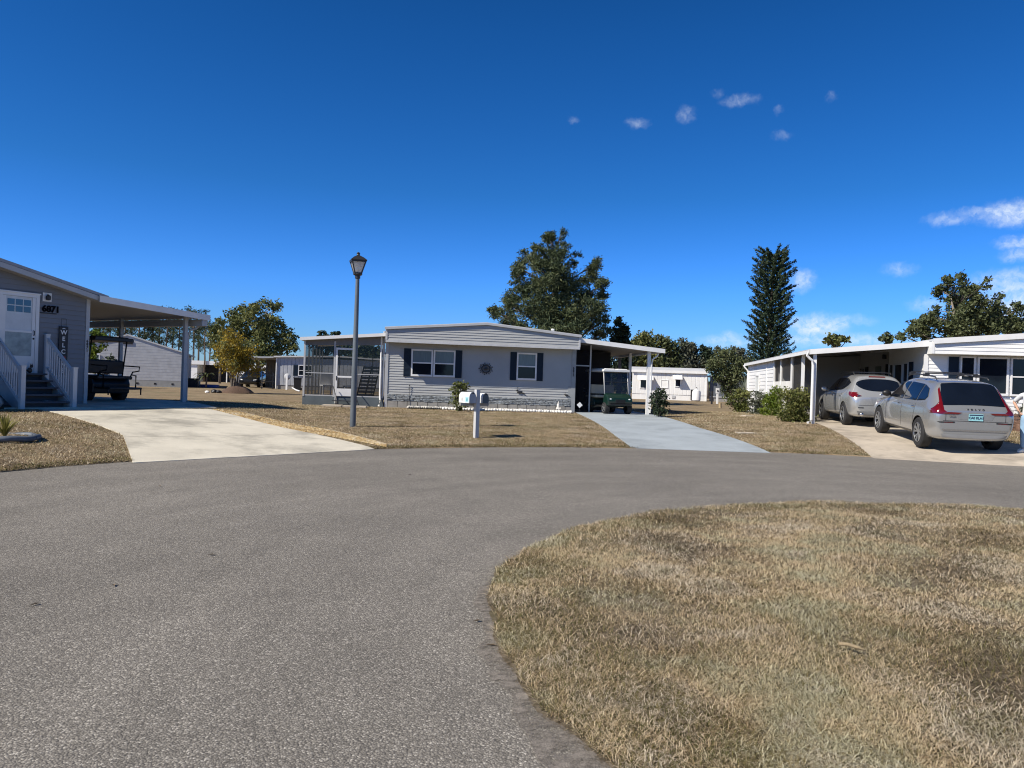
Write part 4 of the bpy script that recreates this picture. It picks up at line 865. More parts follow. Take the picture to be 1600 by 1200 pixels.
# ------------------------------------------------------------------ cars
def body_shell(st, paint, wells, wr, sub=2, kindx='xc'):
    rings = []
    for (y, zb, ws, wm, zm, wb, zl, wr_, zr, zt) in st:
        h = [(ws*.8, zb), (ws, zb+.07), (wm, zm), (wb, zl), (wr_, zr), (wr_*.72, zt-.012)]
        rings.append([(0, y, zb)]+[(a, y, c) for a, c in h]+[(0, y, zt)]+[(-a, y, c) for a, c in reversed(h)])
    m = MB(); m.loft(rings); o = m.build('body', [paint, M_black], None, smooth=True, sub=sub)
    bm = bmesh.new(); bm.from_mesh(o.data); cl = bm.edges.layers.float.get('crease_edge') or bm.edges.layers.float.new('crease_edge'); nr = len(rings[0])
    for e in bm.edges:
        a_, c_ = e.verts[0].index, e.verts[1].index
        if a_ % nr == c_ % nr and (a_ % nr) in (2, 4, nr-4, nr-2): e[cl] = .45 if (a_ % nr) in (4, nr-4) else .3
        if a_//nr == c_//nr and a_//nr in (1, 2) and kindx == 'xc': e[cl] = .35
    bm.to_mesh(o.data); bm.free()
    k = MB()
    for yy in wells:
        for s in (-1, 1): k.lathe([(wr, .50), (wr, 1.2)], 28, (0, yy, .36), 'x') if s > 0 else k.lathe([(wr, -1.2), (wr, -.50)], 28, (0, yy, .36), 'x')
    c = k.build('well', [M_black], None)
    c.data.materials.clear(); c.data.materials.append(paint); c.data.materials.append(M_black); c.data.polygons.foreach_set('material_index', [1]*len(c.data.polygons))
    bo = o.modifiers.new('cut', 'BOOLEAN'); bo.operation = 'DIFFERENCE'; bo.object = c; bo.solver = 'EXACT'
    bpy.context.view_layer.update(); dg = bpy.context.evaluated_depsgraph_get()
    me = bpy.data.meshes.new_from_object(o.evaluated_get(dg)); bpy.data.objects.remove(c); bpy.data.objects.remove(o)
    me.set_sharp_from_angle(angle=R_(50))
    n = bpy.data.objects.new('body', me); COL.objects.link(n)
    bm = bmesh.new(); bm.from_mesh(me); t = BVHTree.FromBMesh(bm); bm.free()
    return n, t
def decal(name, poly, axis, bvh, m, parent, off=.006, both=False, cut=.07, smooth=True):
    """a thin panel lying on the body: poly is (y,z) seen from a side ('+x','-x') or (x,z) seen from behind / ahead ('-y','+y')"""
    bm = bmesh.new()
    mk = {'+x': lambda a, c: (2, a, c), '-x': lambda a, c: (-2, a, c), '-y': lambda a, c: (a, -4, c), '+y': lambda a, c: (a, 4, c), 'z': lambda a, c: (a, c, 3)}[axis]
    dr = {'+x': (-1, 0, 0), '-x': (1, 0, 0), '-y': (0, 1, 0), '+y': (0, -1, 0), 'z': (0, 0, -1)}[axis]
    f = bm.faces.new([bm.verts.new(mk(a, c)) for a, c in poly])
    bmesh.ops.triangulate(bm, faces=bm.faces)
    for _ in range(5):
        e = [x for x in bm.edges if x.calc_length() > cut]
        if not e: break
        bmesh.ops.subdivide_edges(bm, edges=e, cuts=1); bmesh.ops.triangulate(bm, faces=bm.faces)
    bad = []
    for v in bm.verts:
        hit = bvh.ray_cast(v.co, Vector(dr))
        if hit[0] is None: bad.append(v); continue
        v.co = hit[0]-Vector(dr)*off
    bmesh.ops.delete(bm, geom=bad, context='VERTS')
    me = bpy.data.meshes.new(name); bm.to_mesh(me); bm.free(); me.materials.append(m)
    if smooth: me.polygons.foreach_set('use_smooth', [True]*len(me.polygons))
    o = bpy.data.objects.new(name, me); COL.objects.link(o); o.parent = parent
    return o
def wheel(parent, x, y, R, wd, s, style):
    m = MB(); w2 = wd/2
    m.lathe([(R*.64, -w2), (R*.90, -w2*1.02), (R*.985, -w2*.8), (R, -w2*.4), (R, w2*.4), (R*.985, w2*.8), (R*.90, w2*1.02), (R*.64, w2), (R*.60, 0)], 36, (0, 0, 0), 'x', cap=False)
    wh = thing('wheel', None, None); wh.parent = parent; wh.location = (x, y, R); bpy.data.objects.remove(wh)
    t = m.build('wheel', M_tyre, parent, smooth=True, auto=35, loc=(x, y, R))
    m = MB(); f = s*w2
    m.lathe([(R*.66, f*.95), (R*.62, f*.98), (R*.60, f*.6), (R*.60, -f*.9)], 36, (0, 0, 0), 'x', cap=False, mi=1)
    m.lathe([(R*.645, f*.97), (R*.61, f*1.0), (R*.60, f*.9)], 36, (0, 0, 0), 'x', cap=False, mi=0)
    m.lathe([(.0, f*.25), (R*.61, f*.25)], 24, (0, 0, 0), 'x', mi=1, cap=False)
    n = 5
    for k in range(n):
        a = 2*math.pi*k/n+.3
        for d in ((-.16, .16) if style == 'y' else (0,)):
            a2 = a+d*1.3; p = (f*.72, R*.10*math.cos(a), R*.10*math.sin(a)); q = (f*.86, R*.63*math.cos(a2), R*.63*math.sin(a2))
            m.bar(p, q, R*(.06 if style == 'y' else .16), .02, 0, up=(1, 0, 0))
            if style == 'y': m.bar((f*.70, p[1], p[2]), (f*.83, R*.63*math.cos(a2+.14*np.sign(d)), R*.63*math.sin(a2+.14*np.sign(d))), R*.05, .02, 0, up=(1, 0, 0))
    m.lathe([(0, f*.82), (R*.13, f*.8), (R*.15, f*.5)], 16, (0, 0, 0), 'x', mi=0, cap=False)
    m.build('rim', [M_alloy, M_black], t)
    return t
def place_root(name, label, x, y, rz, axle_r, axle_f, cat='car', group=None, dz=.036, k=1.0):
    c, s = math.cos(rz), math.sin(rz)
    fx, fy = x-s*axle_f, y+c*axle_f; bx, by = x-s*axle_r, y+c*axle_r
    zf, zb = tz(fx, fy)+dz, tz(bx, by)+dz; pt = math.atan2(zf-zb, axle_f-axle_r)
    r = thing(name, label, cat, (x, y, zb-axle_r*math.tan(pt)), 0, group); r.rotation_euler = (pt, 0, rz); r.scale = (k, k, k)
    return r
XC = [(-2.345, .40, .60, .76, .58, .75, .82, .66, .955, .965), (-2.33, .33, .66, .81, .60, .80, .86, .70, .985, 1.0), (-2.27, .30, .76, .88, .62, .87, .93, .78, 1.05, 1.075), (-2.12, .27, .85, .93, .64, .915, .985, .77, 1.19, 1.215), (-1.95, .26, .885, .94, .66, .92, 1.02, .735, 1.375, 1.41), (-1.80, .25, .89, .945, .68, .92, 1.045, .705, 1.54, 1.59),
      (-1.72, .25, .89, .945, .68, .92, 1.05, .695, 1.575, 1.632), (-1.2, .25, .9, .945, .70, .915, 1.05, .67, 1.60, 1.658), (-.5, .25, .9, .945, .70, .91, 1.04, .665, 1.61, 1.668), (.2, .25, .9, .945, .68, .905, 1.02, .66, 1.58, 1.64), (.6, .25, .9, .94, .66, .90, 1.01, .68, 1.42, 1.49), (1.0, .25, .9, .94, .66, .90, 1.0, .74, 1.16, 1.22),
      (1.2, .25, .9, .94, .66, .89, .98, .76, 1.05, 1.10), (1.7, .25, .89, .93, .64, .86, .92, .72, .99, 1.05), (2.1, .26, .84, .90, .60, .82, .84, .66, .90, .95), (2.28, .30, .72, .80, .58, .72, .76, .56, .82, .85), (2.34, .40, .58, .66, .56, .60, .68, .48, .74, .76)]
MU = [(-2.36, .44, .58, .74, .58, .72, .78, .58, .90, .92), (-2.34, .36, .64, .80, .60, .78, .83, .64, .95, .98), (-2.26, .32, .76, .88, .63, .87, .93, .74, 1.05, 1.09), (-2.10, .29, .84, .92, .66, .91, 1.03, .74, 1.23, 1.28), (-1.92, .28, .87, .935, .68, .915, 1.08, .71, 1.42, 1.48), (-1.74, .28, .88, .94, .70, .915, 1.10, .67, 1.56, 1.63),
      (-1.62, .28, .88, .94, .70, .915, 1.10, .655, 1.60, 1.675), (-1.1, .28, .89, .94, .70, .91, 1.09, .64, 1.635, 1.71), (-.4, .28, .89, .94, .70, .905, 1.06, .635, 1.64, 1.72), (.3, .28, .89, .94, .68, .90, 1.03, .64, 1.59, 1.67), (.75, .28, .89, .935, .66, .895, 1.02, .68, 1.38, 1.46), (1.1, .28, .89, .935, .66, .89, 1.01, .74, 1.18, 1.24),
      (1.35, .28, .89, .93, .66, .88, 1.0, .75, 1.08, 1.13), (1.8, .28, .88, .92, .64, .85, .93, .70, 1.0, 1.06), (2.15, .29, .82, .88, .60, .80, .84, .62, .90, .94), (2.33, .33, .70, .78, .58, .70, .74, .54, .80, .82), (2.39, .44, .56, .64, .56, .58, .66, .46, .72, .74)]
def car(kind, root, paint, wheels, R, rails=None, detail=True):
    st = XC if kind == 'xc' else MU; ar, af = wheels
    body, bvh = body_shell(st, paint, wheels, R*1.13, 2, kind)
    body.parent = root
    for yy in wheels:
        for s in (-1, 1): wheel(root, s*.81, yy, R, .25, s, 'y' if kind == 'xc' else 's')
    for ax in ('-x', '+x'):
        if kind == 'xc':
            polys = [[(.80, 1.085), (-.20, 1.10), (-.20, 1.53), (.15, 1.515), (.42, 1.42)], [(-.28, 1.10), (-1.12, 1.12), (-1.12, 1.52), (-.28, 1.535)], [(-1.17, 1.12), (-1.62, 1.17), (-1.70, 1.26), (-1.52, 1.44), (-1.17, 1.515)]]
        else:
            polys = [[(.95, 1.10), (-.12, 1.13), (-.12, 1.56), (.25, 1.53), (.55, 1.43)], [(-.20, 1.13), (-1.05, 1.17), (-1.05, 1.55), (-.20, 1.565)], [(-1.1, 1.17), (-1.52, 1.32), (-1.60, 1.42), (-1.1, 1.545)]]
        for p in polys: decal('side_window', p, ax, bvh, M_carglass, root, .014, cut=.05)
        sill = decal('side_cladding', [(ar+.50, .27), (af-.50, .27), (af-.50, .345), (ar+.50, .36)], ax, bvh, M_black if kind != 'xc' else M_darkm, root)
        for (ya, yb) in ((.88, .88), (-.24, -.24), (-1.0, -1.16)):
            decal('door_seam', [(ya-.008, .40), (ya+.008, .40), (yb+.008, 1.07), (yb-.008, 1.07)], ax, bvh, M_darkm, root, .002, cut=.12)
        sx = -1 if ax == '-x' else 1
        for yy in (-.08, -1.02):
            hp = bvh.ray_cast(Vector((sx*2, yy, .96)), Vector((-sx, 0, 0)))[0]
            if hp: m = MB(); m.box(hp.x-.02, hp.x+.02, yy-.11, yy+.09, .94, .975); m.build('door_handle', M_chrome, root, bevel=.01)
        hp = bvh.ray_cast(Vector((sx*2, .62, 1.10)), Vector((-sx, 0, 0)))[0]
        m = MB(); m.ball((hp.x+sx*.15, .66, 1.16), (.12, .075, .085), 12, 8); m.bar((hp.x-sx*.02, .68, 1.09), (hp.x+sx*.1, .67, 1.12), .05, .04); m.build('wing_mirror', [paint if kind != 'xc' else M_black], root, smooth=True)
    decal('windscreen', [(-.68, 1.13), (.68, 1.13), (.56, 1.53), (-.56, 1.53)], '+y', bvh, M_carglass, root)
    for s in (-1, 1):
        decal('headlight', [(s*.45, .74), (s*.78, .80), (s*.82, .70), (s*.46, .66)], '+y', bvh, M_lampglass, root)
    decal('grille', [(-.40, .72), (.40, .72), (.36, .50), (-.36, .50)], '+y', bvh, M_black, root)
    decal('bumper_intake', [(-.6, .46), (.6, .46), (.55, .38), (-.55, .38)], '+y', bvh, M_black, root)
    if kind == 'xc':
        decal('rear_window', [(-.70, 1.10), (-.3, 1.115), (0, 1.12), (.3, 1.115), (.70, 1.10), (.66, 1.36), (.60, 1.575), (.3, 1.60), (-.3, 1.60), (-.60, 1.575), (-.66, 1.36)], '-y', bvh, M_carglass, root, .012, cut=.05)
        for s in (-1, 1):
            decal('tail_light', [(s*.645, 1.50), (s*.69, 1.44), (s*.745, 1.17), (s*.80, 1.07), (s*.92, .985), (s*.94, .91), (s*.66, .905), (s*.40, .905), (s*.30, .945), (s*.64, .955), (s*.70, 1.0), (s*.725, 1.10)], '-y', bvh, M_red, root, .016, cut=.03)
            decal('tail_light', [(-2.31, .91), (-2.06, .905), (-2.2, .985), (-2.29, 1.03)], '-x' if s < 0 else '+x', bvh, M_red, root, .010, cut=.05)
            decal('bumper_slot', [(s*.46, .705), (s*.80, .70), (s*.84, .725), (s*.46, .735)], '-y', bvh, M_black, root, .006)
            decal('bumper_reflector', [(s*.5, .71), (s*.70, .708), (s*.70, .72), (s*.5, .722)], '-y', bvh, M_red, root, .010)
        decal('tailgate_seam', [(-.72, .745), (.72, .745), (.72, .755), (-.72, .755)], '-y', bvh, M_darkm, root, .003)
        for s in (-1, 1): decal('tailgate_seam', [(s*.655, .755), (s*.667, .755), (s*.667, .90), (s*.655, .90)], '-y', bvh, M_darkm, root, .003)
        decal('plate_recess', [(-.42, .90), (.42, .90), (.36, .785), (-.36, .785)], '-y', bvh, mat('shaded_silver', (.30, .31, .32), .3, metal=.4, coat=.5), root, .004)
        decal('chrome_strip', [(-.70, .515), (.70, .515), (.74, .555), (-.74, .555)], '-y', bvh, M_chrome, root, .012)
        decal('bumper_valance', [(-.74, .44), (.74, .44), (.70, .36), (-.70, .36)], '-y', bvh, mat('grey_valance', (.24, .245, .25), .45), root, .006)
        hy = bvh.ray_cast(Vector((0, -4, .84)), Vector((0, 1, 0)))[0].y
        m = MB(); m.box(-.16, .16, hy-.022, hy-.01, .765, .92); pl = m.build('licence_plate', M_plate, root, bevel=.003)
        RX_ = Matrix.Rotation(R_(90), 4, 'X')
        text_obj('plate_text', 'CA0 RLA1', .075, M_platetxt, pl, Matrix.Translation((0, hy-.025, .83)) @ RX_, .001, .003); 
        m = MB(); m.box(-.15, .15, hy-.0245, hy-.0225, .885, .91); m.build('plate_band', M_platetxt, pl)
        hy2 = bvh.ray_cast(Vector((0, -4, 1.02)), Vector((0, 1, 0)))[0].y
        text_obj('tailgate_lettering', 'V O L V O', .060, M_darkm, root, Matrix.Translation((0, hy2-.012, 1.015)) @ Matrix.Rotation(R_(70), 4, 'X'), .004, .003, 1.5)
        hy3 = bvh.ray_cast(Vector((-.54, -4, .86)), Vector((0, 1, 0)))[0].y
        text_obj('model_lettering', 'XC60', .055, M_chrome, root, Matrix.Translation((-.52, hy3-.02, .865)) @ RX_, .004, .002)
        for s in (-1, 1):
            m = MB(); m.tube([(s*.60, -1.55, 1.66), (s*.60, -1.45, 1.715), (s*.60, -.3, 1.735), (s*.60, .15, 1.69), (s*.60, .25, 1.65)], .018, 6); m.build('roof_rail', M_darkm, root, smooth=True)
        for yy in (-.9, .0):
            m = MB(); m.box(-.62, .62, yy-.035, yy+.035, 1.76, 1.785); m.box(-.66, -.54, yy-.06, yy+.06, 1.70, 1.765); m.box(.54, .66, yy-.06, yy+.06, 1.70, 1.765); m.build('roof_bar', M_darkm, root)
        m = MB(); m.tube([(0, -1.76, 1.66), (0, -1.72, 1.70)], .02, 6)
    else:
        rw = []
        for i in range(28):
            t = 2*math.pi*i/28; cx_, sx_ = math.cos(t), math.sin(t); rw.append((.70*np.sign(cx_)*abs(cx_)**.75, 1.345+.20*np.sign(sx_)*abs(sx_)**.8-.05*(abs(cx_)**2)*(1 if sx_ < 0 else -.3)*-1))
        decal('rear_window', rw, '-y', bvh, M_carglass, root)
        decal('brake_lamp', [(-.26, 1.60), (.26, 1.60), (.24, 1.635), (-.24, 1.635)], '-y', bvh, M_red, root, .015)
        for s in (-1, 1):
            decal('tail_light', [(s*.60, .99), (s*.78, 1.075), (s*.90, 1.10), (s*.92, .98), (s*.74, .95)], '-y', bvh, M_red, root, .012, cut=.05)
            decal('tail_light', [(-2.24, 1.10), (-1.92, 1.12), (-2.02, 1.0), (-2.26, .94)], '-x' if s < 0 else '+x', bvh, M_red, root, .010, cut=.05)
            decal('light_insert', [(s*.62, .985), (s*.72, 1.03), (s*.74, .965)], '-y', bvh, M_chrome, root, .016, cut=.05)
            decal('bumper_slot', [(s*.55, .60), (s*.72, .60), (s*.72, .625), (s*.55, .625)], '-y', bvh, M_black, root, .008)
            m = MB(); m.tube([(s*.60, -2.37, .40), (s*.60, -2.15, .40)], .05, 12); m.build('exhaust', M_chrome, root, smooth=True)
        decal('plate_recess', [(-.36, .96), (.36, .96), (.28, .74), (-.28, .74)], '-y', bvh, mat('shaded_silver_b', (.34, .35, .36), .3, metal=.4, coat=.5), root, .004)
        decal('bumper_valance', [(-.74, .50), (.74, .50), (.68, .36), (-.68, .36)], '-y', bvh, mat('grey_bumper', (.16, .165, .17), .5), root, .006)
        decal('tailgate_seam', [(-.70, .685), (.70, .685), (.70, .695), (-.70, .695)], '-y', bvh, M_darkm, root, .003)
        hy = bvh.ray_cast(Vector((0, -4, .86)), Vector((0, 1, 0)))[0].y
        m = MB(); m.box(-.16, .16, hy-.03, hy-.012, .78, .935); m.build('licence_plate', M_plate2, root, bevel=.003)
        m = MB(); m.lathe([(.05, 0), (.062, .008), (.05, .016)], 18, (0, -2.30, 1.02), 'y'); m.build('badge', M_chrome, root)
        m = MB()
        for s in (-1, 1): m.tube([(s*.58, -1.3, 1.70), (s*.58, -1.2, 1.755), (s*.58, .1, 1.76), (s*.58, .3, 1.70)], .016, 6)
        for yy in (-.9, -.1): m.bar((-.58, yy, 1.765), (.58, yy, 1.765), .06, .022)
        m.build('roof_rack', M_darkm, root, smooth=False)
    return bvh
HC = R_(-7.7)
def axle_place(px, py, rz, ar, half):
    p = gp(px, py); c, s = math.cos(rz), math.sin(rz)     # p is the outside of the left rear tyre
    return p.x+c*half+s*ar, p.y+s*half-c*ar
x, y = 10.53, 19.55; c_, s_ = math.cos(HC), math.sin(HC)
ox, oy = x+.93*c_+(-1.42)*s_, y+.93*s_-(-1.42)*c_
r1 = place_root('parked_car', 'silver SUV with pale blue plate and black roof bars, nearest the road', ox, oy, HC, -1.42, 1.45, k=1.03)
r1.scale = (1.03, 1.03, 1.065)
car('xc', r1, M_silver, (-1.42, 1.45), .365)
x, y = 11.03, 25.15; HC2 = R_(-8.6); c_, s_ = math.cos(HC2), math.sin(HC2)
ox, oy = x+.93*c_+(-1.41)*s_, y+.93*s_-(-1.41)*c_
r2 = place_root('parked_car', 'pale silver rounded SUV with empty grey plate, parked farther in under the white carport', ox, oy, HC2, -1.41, 1.42)
car('mu', r2, M_silver2, (-1.41, 1.42), .375)

# ------------------------------------------------------------------ golf carts
def golf_cart(root, body_m, roof_m, seat_m, rear_seat=True, lift=0.0, wind=True, metal=M_darkm, R=.235):
    def prof(name, pts, x0, x1, m_, par=root, bev=.02, sm=False):
        q = MB(); q.prism([(x0, a, z+lift) for a, z in pts], (x1-x0, 0, 0)); return q.build(name, m_, par, bevel=bev)
    cowl = prof('front_cowl', [(.62, .30), (1.17, .34), (1.22, .52), (1.16, .66), (.98, .80), (.80, .86), (.72, .80), (.66, .50)], -.56, .56, body_m, bev=.05)
    prof('floor', [(-.95, .27), (.66, .27), (.66, .34), (-.95, .34)], -.58, .58, M_black)
    prof('rear_body', [(-1.15, .22), (-.22, .22), (-.22, .44), (-.30, .62), (-1.12, .66), (-1.18, .5)], -.58, .58, body_m, bev=.04)
    prof('seat', [(-.72, .64), (-.14, .64), (-.12, .72), (-.16, .76), (-.72, .74)], -.56, .56, seat_m, bev=.03)
    prof('seat_back', [(-.74, .84), (-.64, .80), (-.72, 1.20), (-.82, 1.20)], -.54, .54, seat_m, bev=.03)
    if rear_seat:
        prof('rear_seat', [(-1.32, .64), (-.86, .64), (-.86, .74), (-1.32, .74)], -.54, .54, seat_m, bev=.03)
        prof('rear_seat_back', [(-.90, .80), (-.80, .80), (-.84, 1.18), (-.93, 1.18)], -.54, .54, seat_m, bev=.03)
        prof('rear_step', [(-1.78, .36), (-1.18, .36), (-1.18, .42), (-1.78, .42)], -.5, .5, M_black)
        for s in (-.5, .5):
            q = MB(); q.tube([(s, -1.22, .66+lift), (s, -1.36, .86+lift), (s, -1.62, .90+lift), (s, -1.64, 1.02+lift), (s, -.98, 1.04+lift)], .02, 6); q.tube([(s, -1.5, .40+lift), (s, -1.5, .76+lift), (s, -1.3, .78+lift)], .022, 6); q.tube([(s, -1.72, .40+lift), (s, -1.72, .20+lift)], .02, 6)
            q.build('grab_rail', metal, root, smooth=True)
    q = MB(); zt = 1.82+lift
    q.loft([[(x_*sx, y_, z_) for x_, y_ in ((-.60, -1.25), (.60, -1.25), (.62, -.2), (.60, .78), (-.60, .78), (-.62, -.2))] for sx, z_ in ((1.0, zt-.075), (1.0, zt-.02), (.96, zt+.03))]); q.box(-.50, -.08, -1.15, .70, zt+.015, zt+.06); q.box(.08, .50, -1.15, .70, zt+.015, zt+.06); q.build('roof', roof_m, root, bevel=.015)
    for s in (-.54, .54):
        q = MB(); q.tube([(s, .82, .80+lift), (s, .62, zt-.05)], .022, 6); q.build('roof_strut', M_postw if roof_m is M_wroof else metal, root, smooth=True); q = MB(); q.tube([(s, -.86, .70+lift), (s, -1.02, zt-.05)], .022, 6)
        q.build('roof_strut', M_postw if roof_m is M_wroof else metal, root, smooth=True)
    if wind:
        q = MB(); q.quad((-.52, .815, .82+lift), (.52, .815, .82+lift), (.52, .63, zt-.08), (-.52, .63, zt-.08)); ws = q.build('windscreen', M_tint, root)
        q = MB(); q.bar((-.54, .72, 1.32+lift), (.54, .72, 1.32+lift), .02, .025); q.bar((-.54, .83, .83+lift), (.54, .83, .83+lift), .03, .03); q.build('windscreen_frame', metal, ws)
    q = MB(); q.lathe([(.17, -.012), (.185, 0), (.17, .012), (.155, 0), (.17, -.012)], 20, (0, 0, 0), cap=False); q.tube([(0, 0, 0), (0, .0, -.4)], .02, 6); q.bar((-.16, 0, 0), (.16, 0, 0), .03, .015)
    sw = q.build('steering_wheel', M_black, root, smooth=True, loc=(-.26, .36, 1.02+lift)); sw.rotation_euler = (R_(-35), 0, 0)
    for s in (-1, 1):
        q = MB(); q.ball((s*.42, 1.15, .60+lift), (.085, .045, .045), 10, 6); q.build('headlight', M_lampglass, root, smooth=True)
        for yy in (.86, -.80):
            w_ = wheel(root, s*.50, yy, R, .20, s, 's')
    q = MB(); q.box(-.45, .45, 1.17, 1.24, .36+lift, .43+lift); q.box(-.22, .22, 1.19, 1.225, .44+lift, .60+lift); q.build('bumper', M_black, root, bevel=.015)
    return root
p = wloc(HM, 9.42, .40); g1 = thing('golf_cart', 'green golf cart with white roof and cream seats under the flat carport', 'golf cart', (p.x, p.y, tz(p.x, p.y)+.036), HM[3]+R_(180+9)); g1.scale = (1.0, 1.0, 1.0)
golf_cart(g1, M_green, M_wroof, M_cream, True)
p = wloc(HL, 1.35, 2.35); g2 = thing('golf_cart', 'black lifted golf cart with rear grab rails, in shade beside the slate grey home', 'golf cart', (p.x, p.y, HL[2]+.05), HL[3]+R_(4)); g2.scale = (1.04, 1.04, 1.0)
golf_cart(g2, mat('black_paint', (.012, .012, .014), .3, coat=.5), M_black, M_black, True, .02, False, M_black, R=.28)

# ------------------------------------------------------------------ street lamp
p = gp(551, 668); lp = thing('street_lamp', 'tall grey lamp post with black four-sided lantern on the lawn', 'street lamp', (p.x, p.y, p.z-.03), R_(20))
m = MB(); m.lathe([(.078, 0), (.074, 1.0), (.066, 2.2), (.055, 3.4), (.050, 3.93)], 18); m.build('pole', M_pole, lp, smooth=True, auto=40)
m = MB(); m.lathe([(.052, 3.92), (.07, 3.93), (.07, 4.0), (.10, 4.01), (.12, 4.03), (.12, 4.06), (.0, 4.06)], 16); m.build('collar', M_darkm, lp, smooth=True, auto=30)
def sqr(r, z): return [(r, r, z), (-r, r, z), (-r, -r, z), (r, -r, z)]
m = MB(); m.loft([sqr(.080, 4.062), sqr(.170, 4.36)], cap=False); m.build('lantern_glass', M_lampglass2, lp)
m = MB()
for sx, sy in ((1, 1), (-1, 1), (-1, -1), (1, -1)): m.bar((sx*.083, sy*.083, 4.05), (sx*.176, sy*.176, 4.37), .026, .026)
for i in range(4):
    a, b_ = sqr(.178, 4.362)[i], sqr(.178, 4.362)[(i+1) % 4]; m.bar(a, b_, .03, .03); a, b_ = sqr(.084, 4.065)[i], sqr(.084, 4.065)[(i+1) % 4]; m.bar(a, b_, .025, .025)
m.build('lantern_frame', M_darkm, lp)
m = MB(); m.loft([sqr(.20, 4.375), sqr(.205, 4.40), sqr(.13, 4.47), sqr(.05, 4.52), sqr(.035, 4.53)]); m.lathe([(.03, 4.53), (.045, 4.545), (.035, 4.565), (.05, 4.58), (.025, 4.61), (.0, 4.62)], 10); m.build('lantern_cap', M_darkm, lp)

# ------------------------------------------------------------------ mailboxes
p = gp(743.5, 685.5); mb = thing('mailbox', 'white timber post carrying two white mailboxes by the road, one with a blue printed side', 'mailbox', (p.x, p.y, p.z-.01), R_(34))
m = MB(); m.box(-.055, .055, -.055, .055, 0, 1.24); m.build('post', M_postw, mb, bevel=.005)
m = MB(); m.box(-.42, .40, .09, .15, .83, .90); m.box(-.055, .055, .055, .09, .80, .93); m.build('crossarm', mat('grey_wood_arm', (.30, .29, .27), .8), mb)
def mbox(x, y0, w_, hgt, dep, z, dm, nm):
    def ring(y, k=1.0):
        pts = [(x-w_/2*k, y, z), (x-w_/2*k, y, z+hgt*.55)]
        for i in range(1, 8): a = math.pi*(1-i/8); pts.append((x+w_/2*k*math.cos(a), y, z+hgt*.55+hgt*.45*math.sin(a)*k))
        return pts+[(x+w_/2*k, y, z+hgt*.55), (x+w_/2*k, y, z)]
    q = MB(); q.loft([ring(y0), ring(y0+dep)]); o = q.build('box', M_white, mb, smooth=True, auto=40)
    q = MB(); q.loft([ring(y0-.018, 1.04), ring(y0-.002, 1.04)]); d = q.build('door', dm, o, smooth=True, auto=40)
    q = MB(); q.box(x-.02, x+.02, y0-.04, y0-.016, z+hgt*.86, z+hgt*.97); q.build('latch', M_black, d)
    return o
b1 = mbox(-.20, -.10, .185, .27, .50, .90, M_boxshade, 'box'); b2 = mbox(.22, -.04, .165, .25, .46, .90, M_boxdoor, 'box')
m = MB(); m.box(-.2945, -.2925, -.08, .10, .915, 1.06); st_ = m.build('printed_sticker', M_lblue, b1)
m = MB(); m.prism([(-.2955, -.03, .94), (-.2955, .03, .94), (-.2955, .035, 1.0), (-.2955, .0, 1.05), (-.2955, -.035, 1.0)], (-.001, 0, 0)); m.build('print', M_teal, st_)
m = MB(); m.box(-.2945, -.2925, .20, .28, .95, 1.03); m.build('label', M_greyp, b1)
m = MB(); m.box(.1345, .137, .25, .29, .93, 1.15); m.build('flag', M_black, b2)

# ------------------------------------------------------------------ person at the right edge
def skin_mesh(name, V, E, m_, parent, root_i=0, sub=2):
    bm = bmesh.new(); L = bm.verts.layers.skin.verify(); vs = []
    for i, (co, r) in enumerate(V):
        v = bm.verts.new(co); v[L].radius = (r, r) if not isinstance(r, tuple) else r; v[L].use_root = (i == root_i); vs.append(v)
    for a, b_ in E: bm.edges.new((vs[a], vs[b_]))
    me = bpy.data.meshes.new(name); bm.to_mesh(me); bm.free(); me.materials.append(m_)
    o = bpy.data.objects.new(name, me); COL.objects.link(o)
    k = o.modifiers.new('skin', 'SKIN'); k.use_smooth_shade = True; u = o.modifiers.new('sub', 'SUBSURF'); u.levels = u.render_levels = sub
    o.parent = parent; return o
pp = at(1606, 712, 18.7); pr = thing('person', 'person in pale shirt and light blue jeans, hand on hip, by the silver car', 'person', (pp.x, pp.y, tz(pp.x, pp.y)+.035), R_(-60))
# local frame: faces -y; +x is the person's left
hand = []
V = [((0, 0, .98), (.13, .10)), ((0, .01, 1.14), (.125, .09)), ((0, .015, 1.32), (.15, .10)), ((0, .01, 1.45), (.10, .07)), ((0, -.005, 1.53), .052), ((0, -.02, 1.60), (.066, .082)), ((0, -.012, 1.68), (.076, .095)), ((0, -.005, 1.745), (.05, .065)),
     ((-.17, .01, 1.43), .055), ((-.40, .08, 1.25), .040), ((-.22, -.07, 1.05), .028), ((-.185, -.10, 1.02), (.030, .018)),
     ((.17, .01, 1.43), .055), ((.235, .02, 1.16), .042), ((.25, -.06, .92), .028), ((.25, -.075, .84), (.018, .032)),
     ((-.09, 0, .90), .085), ((-.105, -.01, .50), .055), ((-.11, .02, .10), .038), ((-.115, -.10, .045), .036), ((-.12, -.17, .035), .03),
     ((.09, 0, .90), .085), ((.11, -.02, .50), .055), ((.125, .01, .10), .038), ((.135, -.11, .045), .036), ((.14, -.18, .035), .03)]
E = [(0, 1), (1, 2), (2, 3), (3, 4), (4, 5), (5, 6), (6, 7), (3, 8), (8, 9), (9, 10), (10, 11), (3, 12), (12, 13), (13, 14), (14, 15), (0, 16), (16, 17), (17, 18), (18, 19), (19, 20), (0, 21), (21, 22), (22, 23), (23, 24), (24, 25)]
